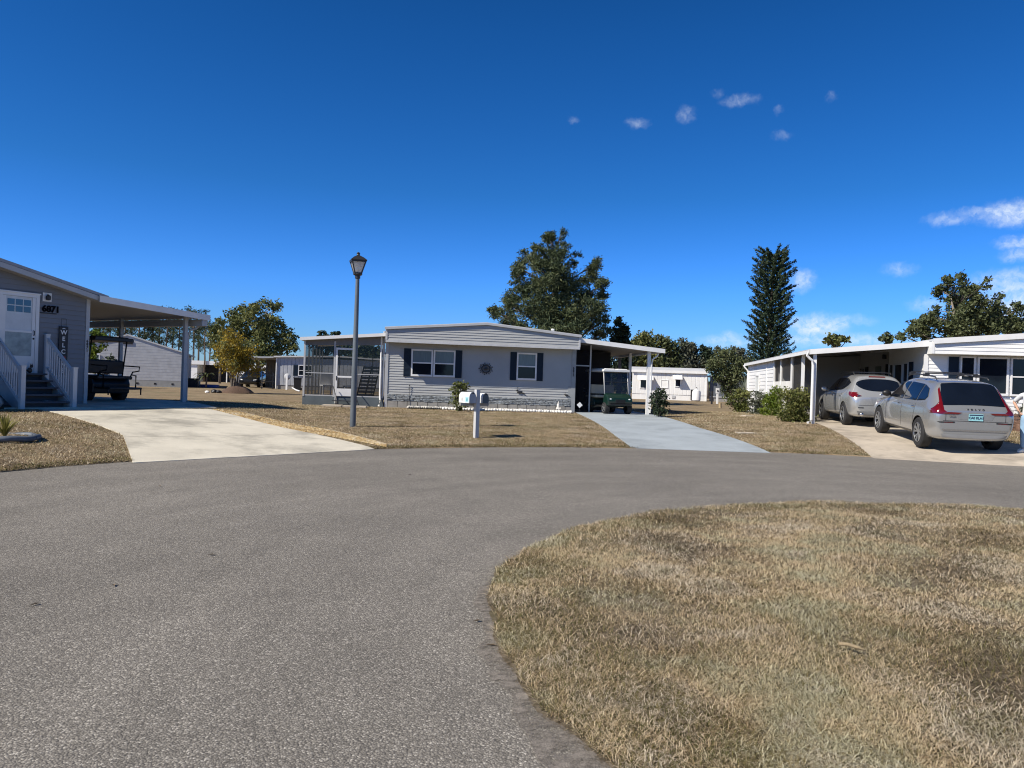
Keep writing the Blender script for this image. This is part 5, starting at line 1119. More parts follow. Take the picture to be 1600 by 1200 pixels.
def finger(base, i0, dirv, ln, bend):
    p = Vector(base); d = Vector(dirv).normalized(); b = Vector(bend); last = i0
    for k in range(3):
        p = p+d*ln*(.42, .33, .25)[k]; d = (d+b*.45).normalized(); V.append((tuple(p), .0095-.001*k)); E.append((last, len(V)-1)); last = len(V)-1
for k in range(4): finger((-.175+.006*k, -.115+.016*k, 1.0-.004*k), 11, (.55, -.15, -.75), (.075, .082, .078, .062)[k], (.35, .25, -.2))
finger((-.195, -.125, 1.03), 11, (.3, -.75, -.1), .06, (.3, .1, 0))
for k in range(4): finger((.25, -.10+.02*k, .81), 15, (0, -.12+.05*k, -1), (.072, .08, .077, .06)[k], (-.1, -.2, 0))
finger((.24, -.115, .84), 15, (-.1, -.6, -.7), .06, (0, 0, -.3))
body = skin_mesh('body', V, E, M_skin, pr)
skin_mesh('shirt', [((0, 0, .86), (.172, .135)), ((0, 0, .97), (.165, .128)), ((0, .01, 1.14), (.15, .112)), ((0, .015, 1.32), (.168, .118)), ((0, .01, 1.44), (.12, .085)), ((0, 0, 1.50), .062), ((-.18, .01, 1.425), .068), ((-.39, .078, 1.255), .058), ((.18, .01, 1.425), .068), ((.232, .018, 1.19), .058)], [(0, 1), (1, 2), (2, 3), (3, 4), (4, 5), (4, 6), (6, 7), (4, 8), (8, 9)], M_shirt, pr)
skin_mesh('jeans', [((0, 0, 1.0), (.15, .118)), ((0, 0, .90), (.14, .115)), ((-.092, 0, .82), .112), ((-.105, -.008, .50), .088), ((-.11, .02, .09), .075), ((.092, 0, .82), .112), ((.11, -.018, .50), .088), ((.125, .01, .09), .075)], [(0, 1), (1, 2), (2, 3), (3, 4), (1, 5), (5, 6), (6, 7)], M_jeans, pr)
for s in (-1, 1):
    q = MB(); xx = s*.125
    q.loft([[(xx+a*k, y_+.0, z_) for a, y_, z_ in ((-.048, .07, .0), (.048, .07, .0), (.055, -.12, .0), (.03, -.21, .0), (-.03, -.21, .0), (-.055, -.12, .0))] for k in (1.0,)]+[[(xx+a, y_, z_) for a, y_, z_ in ((-.048, .07, .06), (.048, .07, .06), (.055, -.12, .07), (.03, -.20, .045), (-.03, -.20, .045), (-.055, -.12, .07))], [(xx+a*.8, y_, z_) for a, y_, z_ in ((-.048, .06, .10), (.048, .06, .10), (.045, -.06, .105), (.03, -.10, .09), (-.03, -.10, .09), (-.045, -.06, .105))]])
    q.build('shoe', M_white, pr, smooth=True, bevel=.01)
q = MB(); q.ball((0, .012, 1.70), (.09, .105, .095), 14, 10); q.ball((0, .065, 1.62), (.085, .06, .10), 12, 8); q.build('hair', M_hair, pr, smooth=True)
q = MB(); q.prism([(-.009, -.100, 1.622), (.009, -.100, 1.622), (0, -.096, 1.658)], (0, -.014, -.004)); q.build('nose', M_skin, pr)
for s in (-1, 1):
    q = MB(); q.ball((s*.030, -.098, 1.668), (.012, .008, .008), 8, 6); q.build('eye', M_dark, pr); q = MB(); q.ball((s*.078, .0, 1.655), (.012, .02, .032), 8, 6); q.build('ear', M_skin, pr, smooth=True)
q = MB(); q.ball((0, -.094, 1.594), (.019, .006, .005), 8, 6); q.build('mouth', mat('lips', (.36, .14, .12), .5), pr)
# ------------------------------------------------------------------ foliage
def leaves(name, C, size, m, parent, aspect=.5, up=0.0):
    n = len(C); nrm = rng.normal(size=(n, 3)); nrm[:, 2] += up; nrm /= np.linalg.norm(nrm, axis=1)[:, None]
    t = np.cross(nrm, rng.normal(size=(n, 3))); t /= np.linalg.norm(t, axis=1)[:, None]+1e-9; b = np.cross(nrm, t)
    s = (size*(.55+.9*rng.random(n)))[:, None]
    V = np.stack([C-t*s, C+b*s*aspect-t*s*.1, C+t*s, C-b*s*aspect-t*s*.1], 1).reshape(-1, 3)
    return fast_mesh(name, V, np.arange(n*4), 4, m, parent)
def lump_pts(c, r, dens, tuft=.32, hollow=.5):
    c = np.array(c); r = np.array(r if hasattr(r, '__len__') else (r, r, r)); k = max(5, int(16*(r.mean()/.8)**1.2))
    d = rng.normal(size=(k, 3)); d /= np.linalg.norm(d, axis=1)[:, None]; tc = c+d*r*(hollow+(1-hollow)*rng.random((k, 1)))
    n = max(20, int(dens*r.mean()**2)); w_ = rng.random(k)+.3; idx = rng.choice(k, n, p=w_/w_.sum())
    sg = tuft*r.mean()
    return tc[idx]+rng.normal(size=(n, 3))*sg*np.array([1, 1, .75])
def limb(m, a, b_, r0, r1, n=5, sag=.15):
    a, b_ = Vector(a), Vector(b_); mid = a.lerp(b_, .5)+Vector((random.uniform(-1, 1), random.uniform(-1, 1), random.uniform(-.2, 1)))*sag*(b_-a).length
    m.tube([a, a.lerp(mid, .6), mid.lerp(b_, .4), b_], [r0, r0*.75+r1*.25, r0*.4+r1*.6, r1], n)
def px_tree(name, label, cat, lumps, Y, base, lm, leaf, dens, trunk_r=.2, group=None, deep=.55, bark=None, tuft=.32, copies=2, squash=1.0, aspect=.5, trunk_top=None, up=0.0, sc=1.0):
    """lumps are read off the photo (x, y, radius in pixels) and put round the trunk at distance Y, each with its own depth"""
    ppm = FPX/Y; b0 = at(base[0], base[1], Y); gx, gy = b0.x, Y; zg = tz(gx, gy); root = thing(name, label, cat, (gx, gy, zg), 0, group)
    xs = [l[0] for l in lumps]; cx = sum(xs)/len(xs); hw = (max(xs)-min(xs))/2/ppm+.3
    pts = []; tm = MB(); zs = [at(l[0], l[1], Y).z-zg for l in lumps]; top = max(zs)
    th = trunk_top if trunk_top else top*.86
    tx = at(lumps[zs.index(top)][0], 500, Y).x-gx
    tm.tube([(0, 0, -.1), (tx*.1, 0, th*.3), (tx*.5, .1, th*.7), (tx*.95, 0, th)], [trunk_r*1.25, trunk_r, trunk_r*.6, trunk_r*.2], 8)
    for (px, py, pr_) in lumps:
        c = at(px, py, Y); r = pr_/ppm*sc; lx, lz = c.x-gx, c.z-zg
        off = (px-cx)/ppm; room = math.sqrt(max(0.0, hw*hw-off*off))*deep
        for k in range(copies):
            dy = random.uniform(-1, 1)*room if copies > 1 else random.uniform(-.4, .4)*room
            if k == 1: dy = -dy*.7-.2*room
            q = (lx+(random.uniform(-.3, .3)*r if k else 0), dy, lz+(random.uniform(-.3, .1)*r if k else 0))
            pts.append(lump_pts(q, (r*1.05, r*1.05, r*squash), dens, tuft))
            t0 = max(.1, min(.95, (lz-abs(lx-tx)*.6-.3*abs(dy))/th)); limb(tm, (tx*t0*.6, 0, th*t0), q, trunk_r*.28*(1.1-t0*.6)+.01, .014)
    tm.build('trunk', bark or M_wood, root, smooth=True)
    leaves('crown', np.concatenate(pts), leaf, lm, root, aspect, up)
    return root
L_cedar = leaf_mat('cedar_green', [(.022, .038, .02), (.05, .072, .035), (.095, .115, .05), (.15, .155, .07)], .12, .45)
L_dark = leaf_mat('dark_green', [(.014, .027, .017), (.032, .05, .027), (.055, .075, .036)], .12, .5)
L_oak = leaf_mat('oak_green', [(.05, .065, .022), (.115, .135, .045), (.20, .20, .07), (.28, .26, .10)], .2, .35)
L_olive = leaf_mat('olive_green', [(.042, .056, .026), (.09, .11, .046), (.155, .165, .08)], .18, .5)
L_grey = leaf_mat('grey_green', [(.045, .055, .038), (.09, .10, .07), (.14, .15, .11)], .15, .5)
L_yellow = leaf_mat('golden_leaf', [(.09, .08, .015), (.22, .165, .022), (.38, .265, .03), (.50, .37, .06)], .3, .8)
L_lime = leaf_mat('lime_green', [(.05, .085, .012), (.12, .17, .02), (.20, .24, .035)], .3, .8)
L_hedge = leaf_mat('hedge_green', [(.025, .040, .012), (.07, .09, .022), (.15, .16, .045), (.26, .25, .10)], .25, .9)
L_pine = leaf_mat('pine_needle', [(.02, .036, .018), (.045, .064, .03), (.075, .095, .042)], .12, .3)
L_norf = leaf_mat('norfolk_green', [(.018, .036, .02), (.036, .06, .03), (.06, .085, .038)], .1, .8)
L_agave = leaf_mat('agave_grey', [(.14, .17, .13), (.26, .29, .24)], .1, 1)

CED = [(860,367,7),(855,380,9),(875,376,6),(838,392,9),(880,391,8),(818,399,8),(855,398,11),(868,407,13),(900,403,7),(812,421,11),(806,431,8),(840,416,14),(868,430,18),(929,416,11),(921,432,11),(935,448,10),(848,446,20),(886,450,20),(912,465,16),(941,463,8),(818,450,12),(801,461,12),(796,476,11),(830,476,20),(868,482,24),(906,489,20),(935,484,11),(774,488,8),(792,500,12),(812,507,13),(850,505,20),(890,512,20),(922,505,12),(945,499,7),(938,521,11),(898,527,15),(768,484,5),(860,530,20),(820,525,14)]
px_tree('cedar_tree', 'tallest dark green cedar with lumpy pointed crown rising behind the clapboard home', 'tree', CED, 50, (868, 610), L_cedar, .12, 1500, .26, tuft=.30, deep=.8, aspect=.24, copies=3, sc=.95)
px_tree('cedar_tree', 'small narrow dark cedar right of the tall one, above the flat carport roof', 'tree', [(969,498,4),(966,508,7),(974,512,7),(962,520,9),(975,524,9),(968,534,11),(980,536,7),(955,540,9),(970,548,11),(946,545,8)], 52, (968, 610), L_dark, .12, 1100, .14, tuft=.3, copies=2)
OAK = [(420,473,8),(408,480,9),(430,482,7),(395,486,9),(378,482,8),(368,492,9),(388,500,13),(410,500,13),(432,500,8),(440,512,7),(365,508,11),(400,520,17),(425,520,14),(375,525,14),(446,520,9),(452,530,9),(350,520,9),(345,508,7),(440,540,12),(456,545,8),(415,545,17),(385,548,16),(455,560,7),(352,540,11),(430,560,12),(365,565,12),(342,535,8),(340,555,9)]
px_tree('oak_tree', 'broad olive green oak with thinning top behind the carport home at left', 'tree', OAK, 78, (402, 606), L_oak, .165, 360, .3, tuft=.33, deep=.6, copies=2, bark=M_woodg)
px_tree('palm_like_tree', 'tall loose crowned tree left of the broad oak', 'tree', [(345,500,5),(337,512,7),(346,518,8),(332,523,8),(348,530,8),(335,540,7)], 86, (343, 605), L_oak, .16, 340, .12, copies=2, bark=M_woodg)
RT = [(1483,436,7),(1472,442,7),(1492,445,9),(1504,452,8),(1484,456,10),(1496,465,10),(1478,450,6),(1512,450,5),(1532,447,6),(1528,456,9),(1540,461,8),(1520,465,8),(1534,470,7),(1498,478,12),(1478,482,9),(1510,486,13),(1520,478,10),(1486,496,14),(1505,500,15),(1470,493,6),(1456,494,6),(1450,502,9),(1432,502,8),(1440,513,10),(1420,516,8),(1412,524,7),(1462,514,12),(1480,516,14),(1530,492,12),(1540,505,13),(1562,482,8),(1560,494,11),(1552,510,12),(1583,486,7),(1580,498,10),(1595,500,8),(1590,512,12),(1570,515,12),(1525,515,14),(1500,520,14),(1450,524,10)]
px_tree('spreading_tree', 'wide ragged olive tree rising over the white house at the right edge', 'tree', RT, 52, (1512, 625), L_olive, .115, 950, .22, tuft=.34, deep=.6, copies=2, bark=M_woodg)
px_tree('low_tree', 'round leafy tree with drooping grey twigs before the grey metal shed', 'tree', [(1140,550,8),(1128,556,10),(1148,558,10),(1118,566,10),(1136,568,13),(1152,572,12),(1112,578,8),(1124,582,11),(1142,586,13),(1156,588,10),(1118,592,7),(1132,598,10),(1150,602,11),(1140,610,8),(1155,614,8)], 56, (1143, 622), L_olive, .10, 800, .12, tuft=.38, copies=2)
ROW = [('dark tree glimpsed under the flat carport roof behind the green golf cart', L_dark, [(975,555,12),(985,565,12),(965,568,12),(978,580,14),(990,585,10),(962,588,12),(975,598,12),(945,560,12),(950,580,12)], 975),
       ('rounded bright olive tree directly right of the small cedar, behind the white trailer', L_oak, [(1008,530,11),(998,536,10),(1018,538,10),(990,545,9),(1010,550,14),(1000,562,14),(1020,565,13),(990,570,10)], 1008),
       ('leafy dark tree over the middle of the white trailer', L_olive, [(1030,530,7),(1040,540,10),(1026,545,9),(1052,545,9),(1045,558,13),(1030,565,11),(1060,562,11),(1050,572,10)], 1045),
       ('thin topped grey green tree over the right half of the white trailer', L_grey, [(1068,537,7),(1078,541,7),(1070,550,9),(1085,552,9),(1075,563,11),(1092,566,9),(1066,572,10),(1085,574,9)], 1077),
       ('low dark grey green tree just over the right end of the white trailer', L_dark, [(1100,545,6),(1108,552,8),(1098,558,8),(1112,562,9),(1104,571,9),(1120,570,9)], 1106),
       ('pale bare branched tree at the right end of the tree row', L_grey, [(1120,545,5),(1128,550,6),(1150,548,6),(1160,552,7),(1165,562,8),(1130,560,7),(1155,566,9)], 1140)]
for lb, lm, lu, bx in ROW: px_tree('broad_tree', lb, 'tree', lu, 96, (bx, 612), lm, .20, 300, .22, copies=2, tuft=.36, group='tree row behind the white trailer', bark=M_woodg)
px_tree('distant_tree', 'flat topped bright green tree crown showing over the white carport roof', 'tree', [(1291,531,6),(1302,527,7),(1314,527,7),(1322,531,5),(1305,535,8)], 85, (1305, 620), L_oak, .24, 260, .2, copies=2, squash=.7)
px_tree('distant_tree', 'tiny rounded tree top peeking over the white roof left of the wide ragged tree', 'tree', [(1385,524,4),(1380,529,5),(1391,529,5),(1386,533,5)], 85, (1385, 622), L_olive, .24, 260, .16, copies=2)
px_tree('distant_tree', 'little bare topped tree just showing over the screened porch roof', 'tree', [(500,522,5),(508,524,5),(520,521,3),(528,521,3),(512,535,10),(525,545,11),(500,548,10),(540,548,10)], 80, (515, 606), L_dark, .24, 220, .16, copies=2)
px_tree('broad_tree', 'dark tree seen through the porch screens beside the lamp post', 'tree', [(560,545,11),(575,543,12),(566,556,14),(582,558,11),(552,562,11),(590,552,9),(572,570,13)], 80, (570, 606), L_dark, .24, 230, .16, copies=2)
px_tree('garden_tree', 'bright lime leafed tree seen past the corner of the slate home under its carport roof', 'tree', [(146,520,8),(155,528,9),(144,535,9),(152,545,9),(146,556,8)], 48, (148, 605), L_lime, .14, 420, .07, copies=2)
px_tree('garden_tree', 'dark round bush tree seen between the posts of the black golf cart', 'tree', [(172,562,6),(166,570,7),(176,574,7),(150,570,8),(158,580,8),(145,578,8)], 44, (165, 604), L_dark, .12, 420, .06, copies=2)

# tall pines with bare trunks: two kinds built once, then copied
def pine(name, seed, label):
    st_ = random.getstate(); random.seed(seed); root = thing(name, label, 'tree'); m = MB(); Ht = 9.4; pts = []
    m.tube([(0, 0, -.2), (.08, 0, Ht*.4), (-.05, .1, Ht*.75), (0, 0, Ht)], [.16, .13, .10, .03], 7)
    for k in range(17):
        z = Ht*(.50+.5*(k/16)**.8); a = random.random()*6.28; ln = random.uniform(.6, 1.9)*(1.15-.6*(k/16)); q = (ln*math.cos(a), ln*math.sin(a), z+random.uniform(.1, .5))
        limb(m, (0, 0, z-.3), q, .04, .012); pts.append(lump_pts(q, (random.uniform(.4, .75),)*2+(random.uniform(.28, .45),), 330, .35))
    m.build('trunk', M_wood, root, smooth=True); leaves('crown', np.concatenate(pts), .17, L_pine, root, .25)
    random.setstate(st_); return root
pr0 = [pine('pine_tree', 3, 'x'), pine('pine_tree', 5, 'x'), pine('pine_tree', 9, 'x')]
PINES = [(146,102,1.0),(158,118,1.1),(170,108,.95),(181,122,1.15),(192,110,1.05),(203,116,1.1),(214,106,1.0),(224,120,1.15),(236,108,1.05),(247,112,1.08),(258,106,1.0),(268,118,1.1),(277,110,.95),(300,100,.98),(309,106,1.0),(318,98,.8),(326,114,.92)]
used = [False]*3
for i, (px, Y, sc) in enumerate(PINES):
    k = i % 3; o = pr0[k] if not used[k] else copy_tree(pr0[k]); used[k] = True
    d = ray_dir(px, 600); o.location = (d[0]*Y, Y, tz(d[0]*Y, Y)); o.rotation_euler = (0, 0, random.random()*6.28); o.scale = (sc*.95, sc*.95, sc)
    under = px < 285
    o['label'] = 'tall pine with bare trunk in the row seen beneath the left carport roof' if under else 'tall pine with bare trunk in the gap between left carport and golden shrub'
    o['group'] = 'pines seen under the left carport roof' if under else 'pines right of the left carport'

# Norfolk pine: upswept finger-like boughs round a leaning trunk, flat cut top
Y = 60; b0 = at(1196, 625, Y); gx = b0.x; zg = tz(gx, Y); root = thing('norfolk_pine', 'tall columnar dark pine with upswept finger-like boughs and blunt top beside the white carport', 'tree', (gx, Y, zg), 0)
top = at(1210, 392, Y); H_ = top.z-zg; lean = top.x-gx; m = MB()
m.tube([(0, 0, -.1), (lean*.25, 0, H_*.3), (lean*.7, 0, H_*.7), (lean, 0, H_*.97)], [.26, .2, .13, .05], 8)
pts = []; nlev = 31
for k in range(nlev):
    t = .10+.89*k/(nlev-1); z = H_*t; R = (1.98-.45*t-(.25 if t > .92 else 0))*(1.0+.12*math.sin(k*2.1)); cx_ = lean*min(1, t*1.05); nb = 10; a0 = k*.7
    if t < .2: R *= 1.12
    for j in range(nb):
        a = a0+6.283*j/nb+random.uniform(-.15, .15); r_ = R*random.uniform(.72, 1.1); dx, dy = math.cos(a), math.sin(a); up_ = random.uniform(.45, .75)*r_*.75
        P_ = [Vector((cx_+dx*r_*f, dy*r_*f, z-.25+up_*(f**1.7))) for f in (0, .3, .55, .8, 1.0)]
        m.tube([P_[0], P_[2], P_[4]], [.035, .022, .01], 4)
        n = 150; f = .12+.88*rng.random(n)**.65; fp = np.stack([cx_+dx*r_*f, dy*r_*f, z-.25+up_*f**1.7], 1)
        pts.append(fp+rng.normal(size=(n, 3))*np.array([.058, .058, .052]))
cn = 5000; ct = .06+.9*rng.random(cn); ca = rng.random(cn)*6.28; cr_ = 1.0*np.sqrt(rng.random(cn))
pts.append(np.stack([lean*ct+cr_*np.cos(ca), cr_*np.sin(ca), H_*ct], 1))
m.build('trunk', M_wood, root, smooth=True); leaves('crown', np.concatenate(pts), .085, L_norf, root, .38, .2)

# golden shrub on its mulch mound
p = at(366, 612, 45); zg = tz(p.x, 45); root = thing('golden_shrub', 'tall golden leaved shrub with fanned stems on the brown mulch mound', 'shrub', (p.x, 45, zg+.25)); m = MB(); pts = []; pts2 = []
for k in range(46):
    a = random.random()*6.28; sp_ = random.uniform(.25, 1.35); hh = random.uniform(1.5, 3.2)*(1.15-.3*sp_)
    q = [Vector((0.25*math.cos(a)*random.random(), .25*math.sin(a), -.1)), Vector((sp_*.35*math.cos(a), sp_*.35*math.sin(a), hh*.5)), Vector((sp_*math.cos(a), sp_*math.sin(a), hh))]
    m.tube(q, [.022, .016, .008], 4)
    for f in (.55, .75, .95, 1.08): c = q[1].lerp(q[2], f) if f > .5 else q[0].lerp(q[1], f); (pts if random.random() < .8 else pts2).append(lump_pts(c, .26, 520, .5))
m.build('stems', M_woodg, root); leaves('foliage', np.concatenate(pts), .075, L_yellow, root, .45); leaves('foliage', np.concatenate(pts2), .07, L_oak, root, .45)
mo = thing('mulch_mound', 'low brown mulch mound under the golden shrub', 'mound', (p.x+.2, 45, zg)); m = MB(); rings = []
for i in range(9):
    t = i/8; rr = 1.05*(1-t)+.02; rings.append([(rr*math.cos(6.283*j/36)*(1+.06*math.sin(5*j)), rr*math.sin(6.283*j/36)*(1+.05*math.cos(7*j)), -.05+.52*(1-(1-t)**2)+random.uniform(-.02, .02)) for j in range(36)])
m.loft(rings); m.build('mulch', M_mulch, mo, smooth=True)
def rock(name, label, p, s, m_, group=None):
    o = thing(name, label, 'rock', p, random.random()*6, group); m = MB(); m.ball((0, 0, s*.35), (s, s*.75, s*.6), 9, 6, jit=.14); m.build('stone', m_, o); return o
for dx, s, m_, lb in ((-1.15, .16, M_white_rock, 'white rock at the left foot of the brown mulch mound'), (-.85, .24, M_black, 'large black rock on the left foot of the brown mulch mound'), (-.5, .2, M_black, 'black rock nearest the golden shrub stems')):
    rock('garden_rock', lb, (p.x+dx, 44.0+random.uniform(-.2, .2), tz(p.x+dx, 44)), s, m_)

# shrubs along the right house
def shrub(name, label, px, py, lumps, Y, lm, leaf, dens=700, group=None, tuft=.42):
    return px_tree(name, label, 'shrub', lumps, Y, (px, py), lm, leaf, dens*1.9, .03, group, .75, M_woodg, tuft, 2, trunk_top=.3, sc=1.12)
shrub('hedge_shrub', 'dense mixed green hedge shrub next to the white downspout of the right carport', 1240, 664, [(1226,622,11),(1240,618,11),(1254,620,10),(1262,630,8),(1232,634,15),(1250,636,14),(1224,645,12),(1240,650,14),(1257,650,11),(1230,656,9)], 26.6, L_hedge, .045, 1500)
shrub('hedge_shrub', 'bright yellow green shrub under the white wall panel of the right carport', 1206, 655, [(1210,612,7),(1204,618,8),(1216,616,7),(1200,628,9),(1212,630,11),(1204,640,10),(1214,646,9),(1196,645,7),(1205,652,7)], 31, L_lime, .05, 1300)
shrub('hedge_shrub', 'silver grey spiky leaved shrub before the white clapboard shed', 1184, 652, [(1186,618,7),(1180,626,8),(1190,628,8),(1184,638,9),(1178,645,7),(1190,646,7)], 33, L_grey, .06, 800)
shrub('hedge_shrub', 'dark yellow green shrub at the far corner of the white shed', 1160, 643, [(1156,614,7),(1164,616,7),(1152,625,9),(1164,626,9),(1158,635,9),(1150,636,6),(1168,636,7)], 37, L_hedge, .06, 900)
def blade_plant(name, label, cat, p, n, ln, wd, lm, spread=(.2, 1.1)):
    o = thing(name, label, cat, p); V = []; idx = []
    for k in range(n):
        a = random.random()*6.28; t = random.uniform(*spread); L = ln*random.uniform(.7, 1.1); b_ = len(V); dx, dy = math.cos(a), math.sin(a); sx, sy = -dy*wd/2, dx*wd/2
        for f, ws in ((0, .7), (.4, 1), (.75, .7), (1, .08)):
            r_ = L*f*math.sin(t*(.6+.5*f)); z = L*f*math.cos(t*(.6+.5*f)); V += [(dx*r_+sx*ws, dy*r_+sy*ws, z), (dx*r_-sx*ws, dy*r_-sy*ws, z)]
        for i in range(3): idx += [b_+2*i, b_+2*i+1, b_+2*i+3, b_+2*i+2]
    fast_mesh('leaves', np.array(V), np.array(idx), 4, lm, o); return o
q = at(1164, 606, 41); blade_plant('yucca', 'pale spiky yucca standing behind the far corner shrub of the white shed', 'plant', (q.x, 41, tz(q.x, 41)+1.0), 40, .9, .05, L_agave)
q2 = bpy.data.objects[[o.name for o in bpy.data.objects if o.name.startswith('yucca')][0]]; m = MB(); m.tube([(0, 0, -1.05), (0, 0, .02)], .06, 6); m.build('stem', M_wood, q2)
# bush right of the middle carport post and plant in the white bed
shrub('carport_bush', 'dense dark green bush at the right post of the flat carport', 1030, 652, [(1027,611,4),(1033,612,4),(1025,620,6),(1034,621,6),(1027,631,8),(1036,631,5),(1024,641,6),(1031,643,7)], 30.2, L_dark, .055, 1500)
shrub('bed_plant', 'yellow green upright shrub in the white rock bed behind the mailboxes', 718, 645, [(714,599,4),(722,600,4),(730,602,4),(712,607,5),(722,609,6),(716,618,6),(724,620,5),(714,628,5),(722,632,5),(718,640,5)], 29.6, leaf_mat('bed_leaf', [(.05, .07, .018), (.12, .14, .04), (.22, .23, .09)], .25, 2), .05, 1500)

# white rock bed with its edging stones
bl = [wloc(HM, x_, -.62-.12*math.sin(x_*.9)) for x_ in np.linspace(.9, 7.7, 12)]; br = [wloc(HM, x_, -.08) for x_ in np.linspace(.9, 7.7, 12)]
ground_sheet('rock_bed', bl, br, 30, 3, .05, mat('bed_soil', (.16, .14, .12), .95, var=.4, vs=20))
pebbles('white_gravel', [wloc(HM, x_, -.60-.12*math.sin(x_*.9)) for x_ in np.linspace(.95, 7.6, 12)], [wloc(HM, x_, -.12) for x_ in np.linspace(.95, 7.6, 12)], 1000, .035, .075, leaf_mat('white_pebble', [(.40, .38, .34), (.78, .76, .71)], 0, 3, .8), .05, .9)
sm = MB(); sm.ball((0, 0, .05), (.068, .06, .058), 8, 6, jit=.08); proto = sm.build('edging_stone', M_white_rock, None, smooth=True); first = True
for k in range(46):
    x_ = 2.35+k*.115; pt = wloc(HM, x_, -.84-.12*math.sin(x_*.9)+random.uniform(-.02, .02)); o = proto if first else proto.copy()
    if not first: COL.objects.link(o)
    first = False; o.location = (pt.x, pt.y, tz(pt.x, pt.y)+.02); o.rotation_euler = (0, 0, random.random()*6); s = random.uniform(.8, 1.15); o.scale = (s, s, s)
    tag(o, 'round white edging stone in the row along the front of the rock bed', 'stone', 'white edging stones of the rock bed')
eb = MB()
for k in range(16):
    x_ = 1.0+k*.085; pt = wloc(HM, x_, -.70-.12*math.sin(x_*.9)); eb.ball((pt.x, pt.y, tz(pt.x, pt.y)+.05), (.045, .035, .05), 7, 5)
tag(eb.build('garden_edging', M_black, None, smooth=True), 'low black scalloped plastic edging along the left part of the rock bed', 'edging')
p = wloc(HM, 7.1, -.35); o = thing('garden_statue', 'small white gnome-shaped statue at the right end of the rock bed', 'statue', (p.x, p.y, tz(p.x, p.y)+.04))
m = MB(); m.lathe([(.09, 0), (.10, .05), (.085, .16), (.05, .22), (.055, .27), (.045, .32), (.02, .40), (.0, .46)], 12); m.tube([(-.07, -.02, .19), (-.09, -.08, .12), (-.03, -.1, .13)], .022, 6); m.tube([(.07, -.02, .19), (.09, -.08, .12), (.03, -.1, .13)], .022, 6); m.build('figure', M_statue, o, smooth=True)
p = wloc(HM, 3.05, -.45); o = thing('garden_statue', 'small white double figure half hidden behind the mailbox post', 'statue', (p.x, p.y, tz(p.x, p.y)+.04))
m = MB(); m.lathe([(.07, 0), (.08, .06), (.05, .18), (.055, .24), (.0, .30)], 10, (-.07, 0, 0)); m.lathe([(.07, 0), (.08, .06), (.05, .16), (.05, .21), (.0, .27)], 10, (.08, 0, 0)); m.build('figure', M_statue, o, smooth=True)
p = wloc(HM, 3.18, -.5); o = thing('garden_lantern', 'black solar lantern on a thin stake behind the left mailbox', 'lantern', (p.x, p.y, tz(p.x, p.y)))
m = MB(); m.tube([(0, 0, 0), (0, 0, .78)], .012, 6); m.build('stake', M_darkm, o)
m = MB(); m.lathe([(.04, .78), (.07, .80), (.07, .92), (.10, .93), (.05, .99), (.0, 1.01)], 8); m.build('lamp_head', M_darkm, o)

# round planter at the left edge
p = gp(2, 688); o = thing('garden_ring', 'low curved grey edging ring around a tuft plant at the left edge of the lawn', 'edging', (p.x-.10, p.y+.15, p.z-.02)); m = MB(); pf = []
for i in range(33):
    a = 2*math.pi*i/32; pf.append((.56*math.cos(a), .5*math.sin(a), .06+.012*math.sin(6*a)))
m.tube(pf, .05, 8, cap=False); m.build('ring', mat('grey_rubber_ring', (.10, .12, .15), .6, var=.3, vs=8), o, smooth=True)
m = MB(); m.ball((0, 0, -.02), (.52, .46, .07), 16, 6, jit=.04); m.build('mulch', M_mulch, o)
blade_plant('ornamental_grass', 'yellow green tuft plant growing inside the grey edging ring', 'plant', (p.x-.08, p.y+.2, p.z+.03), 90, .42, .022, leaf_mat('tuft_green', [(.09, .10, .02), (.22, .21, .05), (.34, .30, .10)], .25, 3), (.05, .8))
q = gp(2, 640); rock('garden_rock', 'low grey rock in shade at the left edge before the steps', (q.x-.3, q.y, q.z), .38, M_rock)
# stones and slabs in the lawns, stick on the island
q = gp(1165, 678); o = thing('flat_stone', 'pale flat stone slab sunk in the lawn between the two right driveways', 'stone', (q.x, q.y, q.z+.015), .2); m = MB(); m.box(-.26, .26, -.16, .16, -.03, .035); m.build('slab', M_tanconc, o, bevel=.01)
q = gp(1168, 651); o = thing('flat_stone', 'small pale stone lying at the foot of the silver grey shrub', 'stone', (q.x, q.y, q.z+.015), .5); m = MB(); m.box(-.22, .22, -.12, .12, -.03, .04); m.build('slab', M_tanconc, o, bevel=.01)
q = at(1330, 1019, 4.2); q = Vector((q.x, q.y, 0)); d_ = ray_dir(1330, 1019); t_ = (EYE-.10)/-d_[2]; sx, sy = d_[0]*t_, t_
o = thing('stick', 'short pale broken stick lying on the dry grass island', 'stick', (sx, sy, .118), R_(-32)); m = MB(); m.tube([(-.065, 0, .014), (-.02, .004, .019), (.03, -.002, .015), (.07, -.006, .008)], [.010, .011, .010, .004], 7); m.build('wood', mat('dry_stick', (.27, .21, .125), .8, var=.3, vs=30), o, smooth=True)
leaf_spots = [(178, 916), (54, 946), (745, 972), (768, 1010), (330, 868), (640, 742), (250, 760)]
lfm = mat('dead_leaf', (.13, .10, .07), .9)
for i, (px, py) in enumerate(leaf_spots):
    d_ = ray_dir(px, py); t_ = EYE/-d_[2]; o = thing('fallen_leaf', 'curled dry brown leaf lying on the grey asphalt', 'leaf', (d_[0]*t_, t_, .004), random.random()*6, 'fallen leaves on the road')
    m = MB(); m.add([(-.035, 0, .004), (-.01, .012, .012), (.035, 0, .005), (-.01, -.012, .01), (0, 0, .003)], [(0, 4, 1), (1, 4, 2), (2, 4, 3), (3, 4, 0)]); m.build('blade', lfm, o, fix=False)
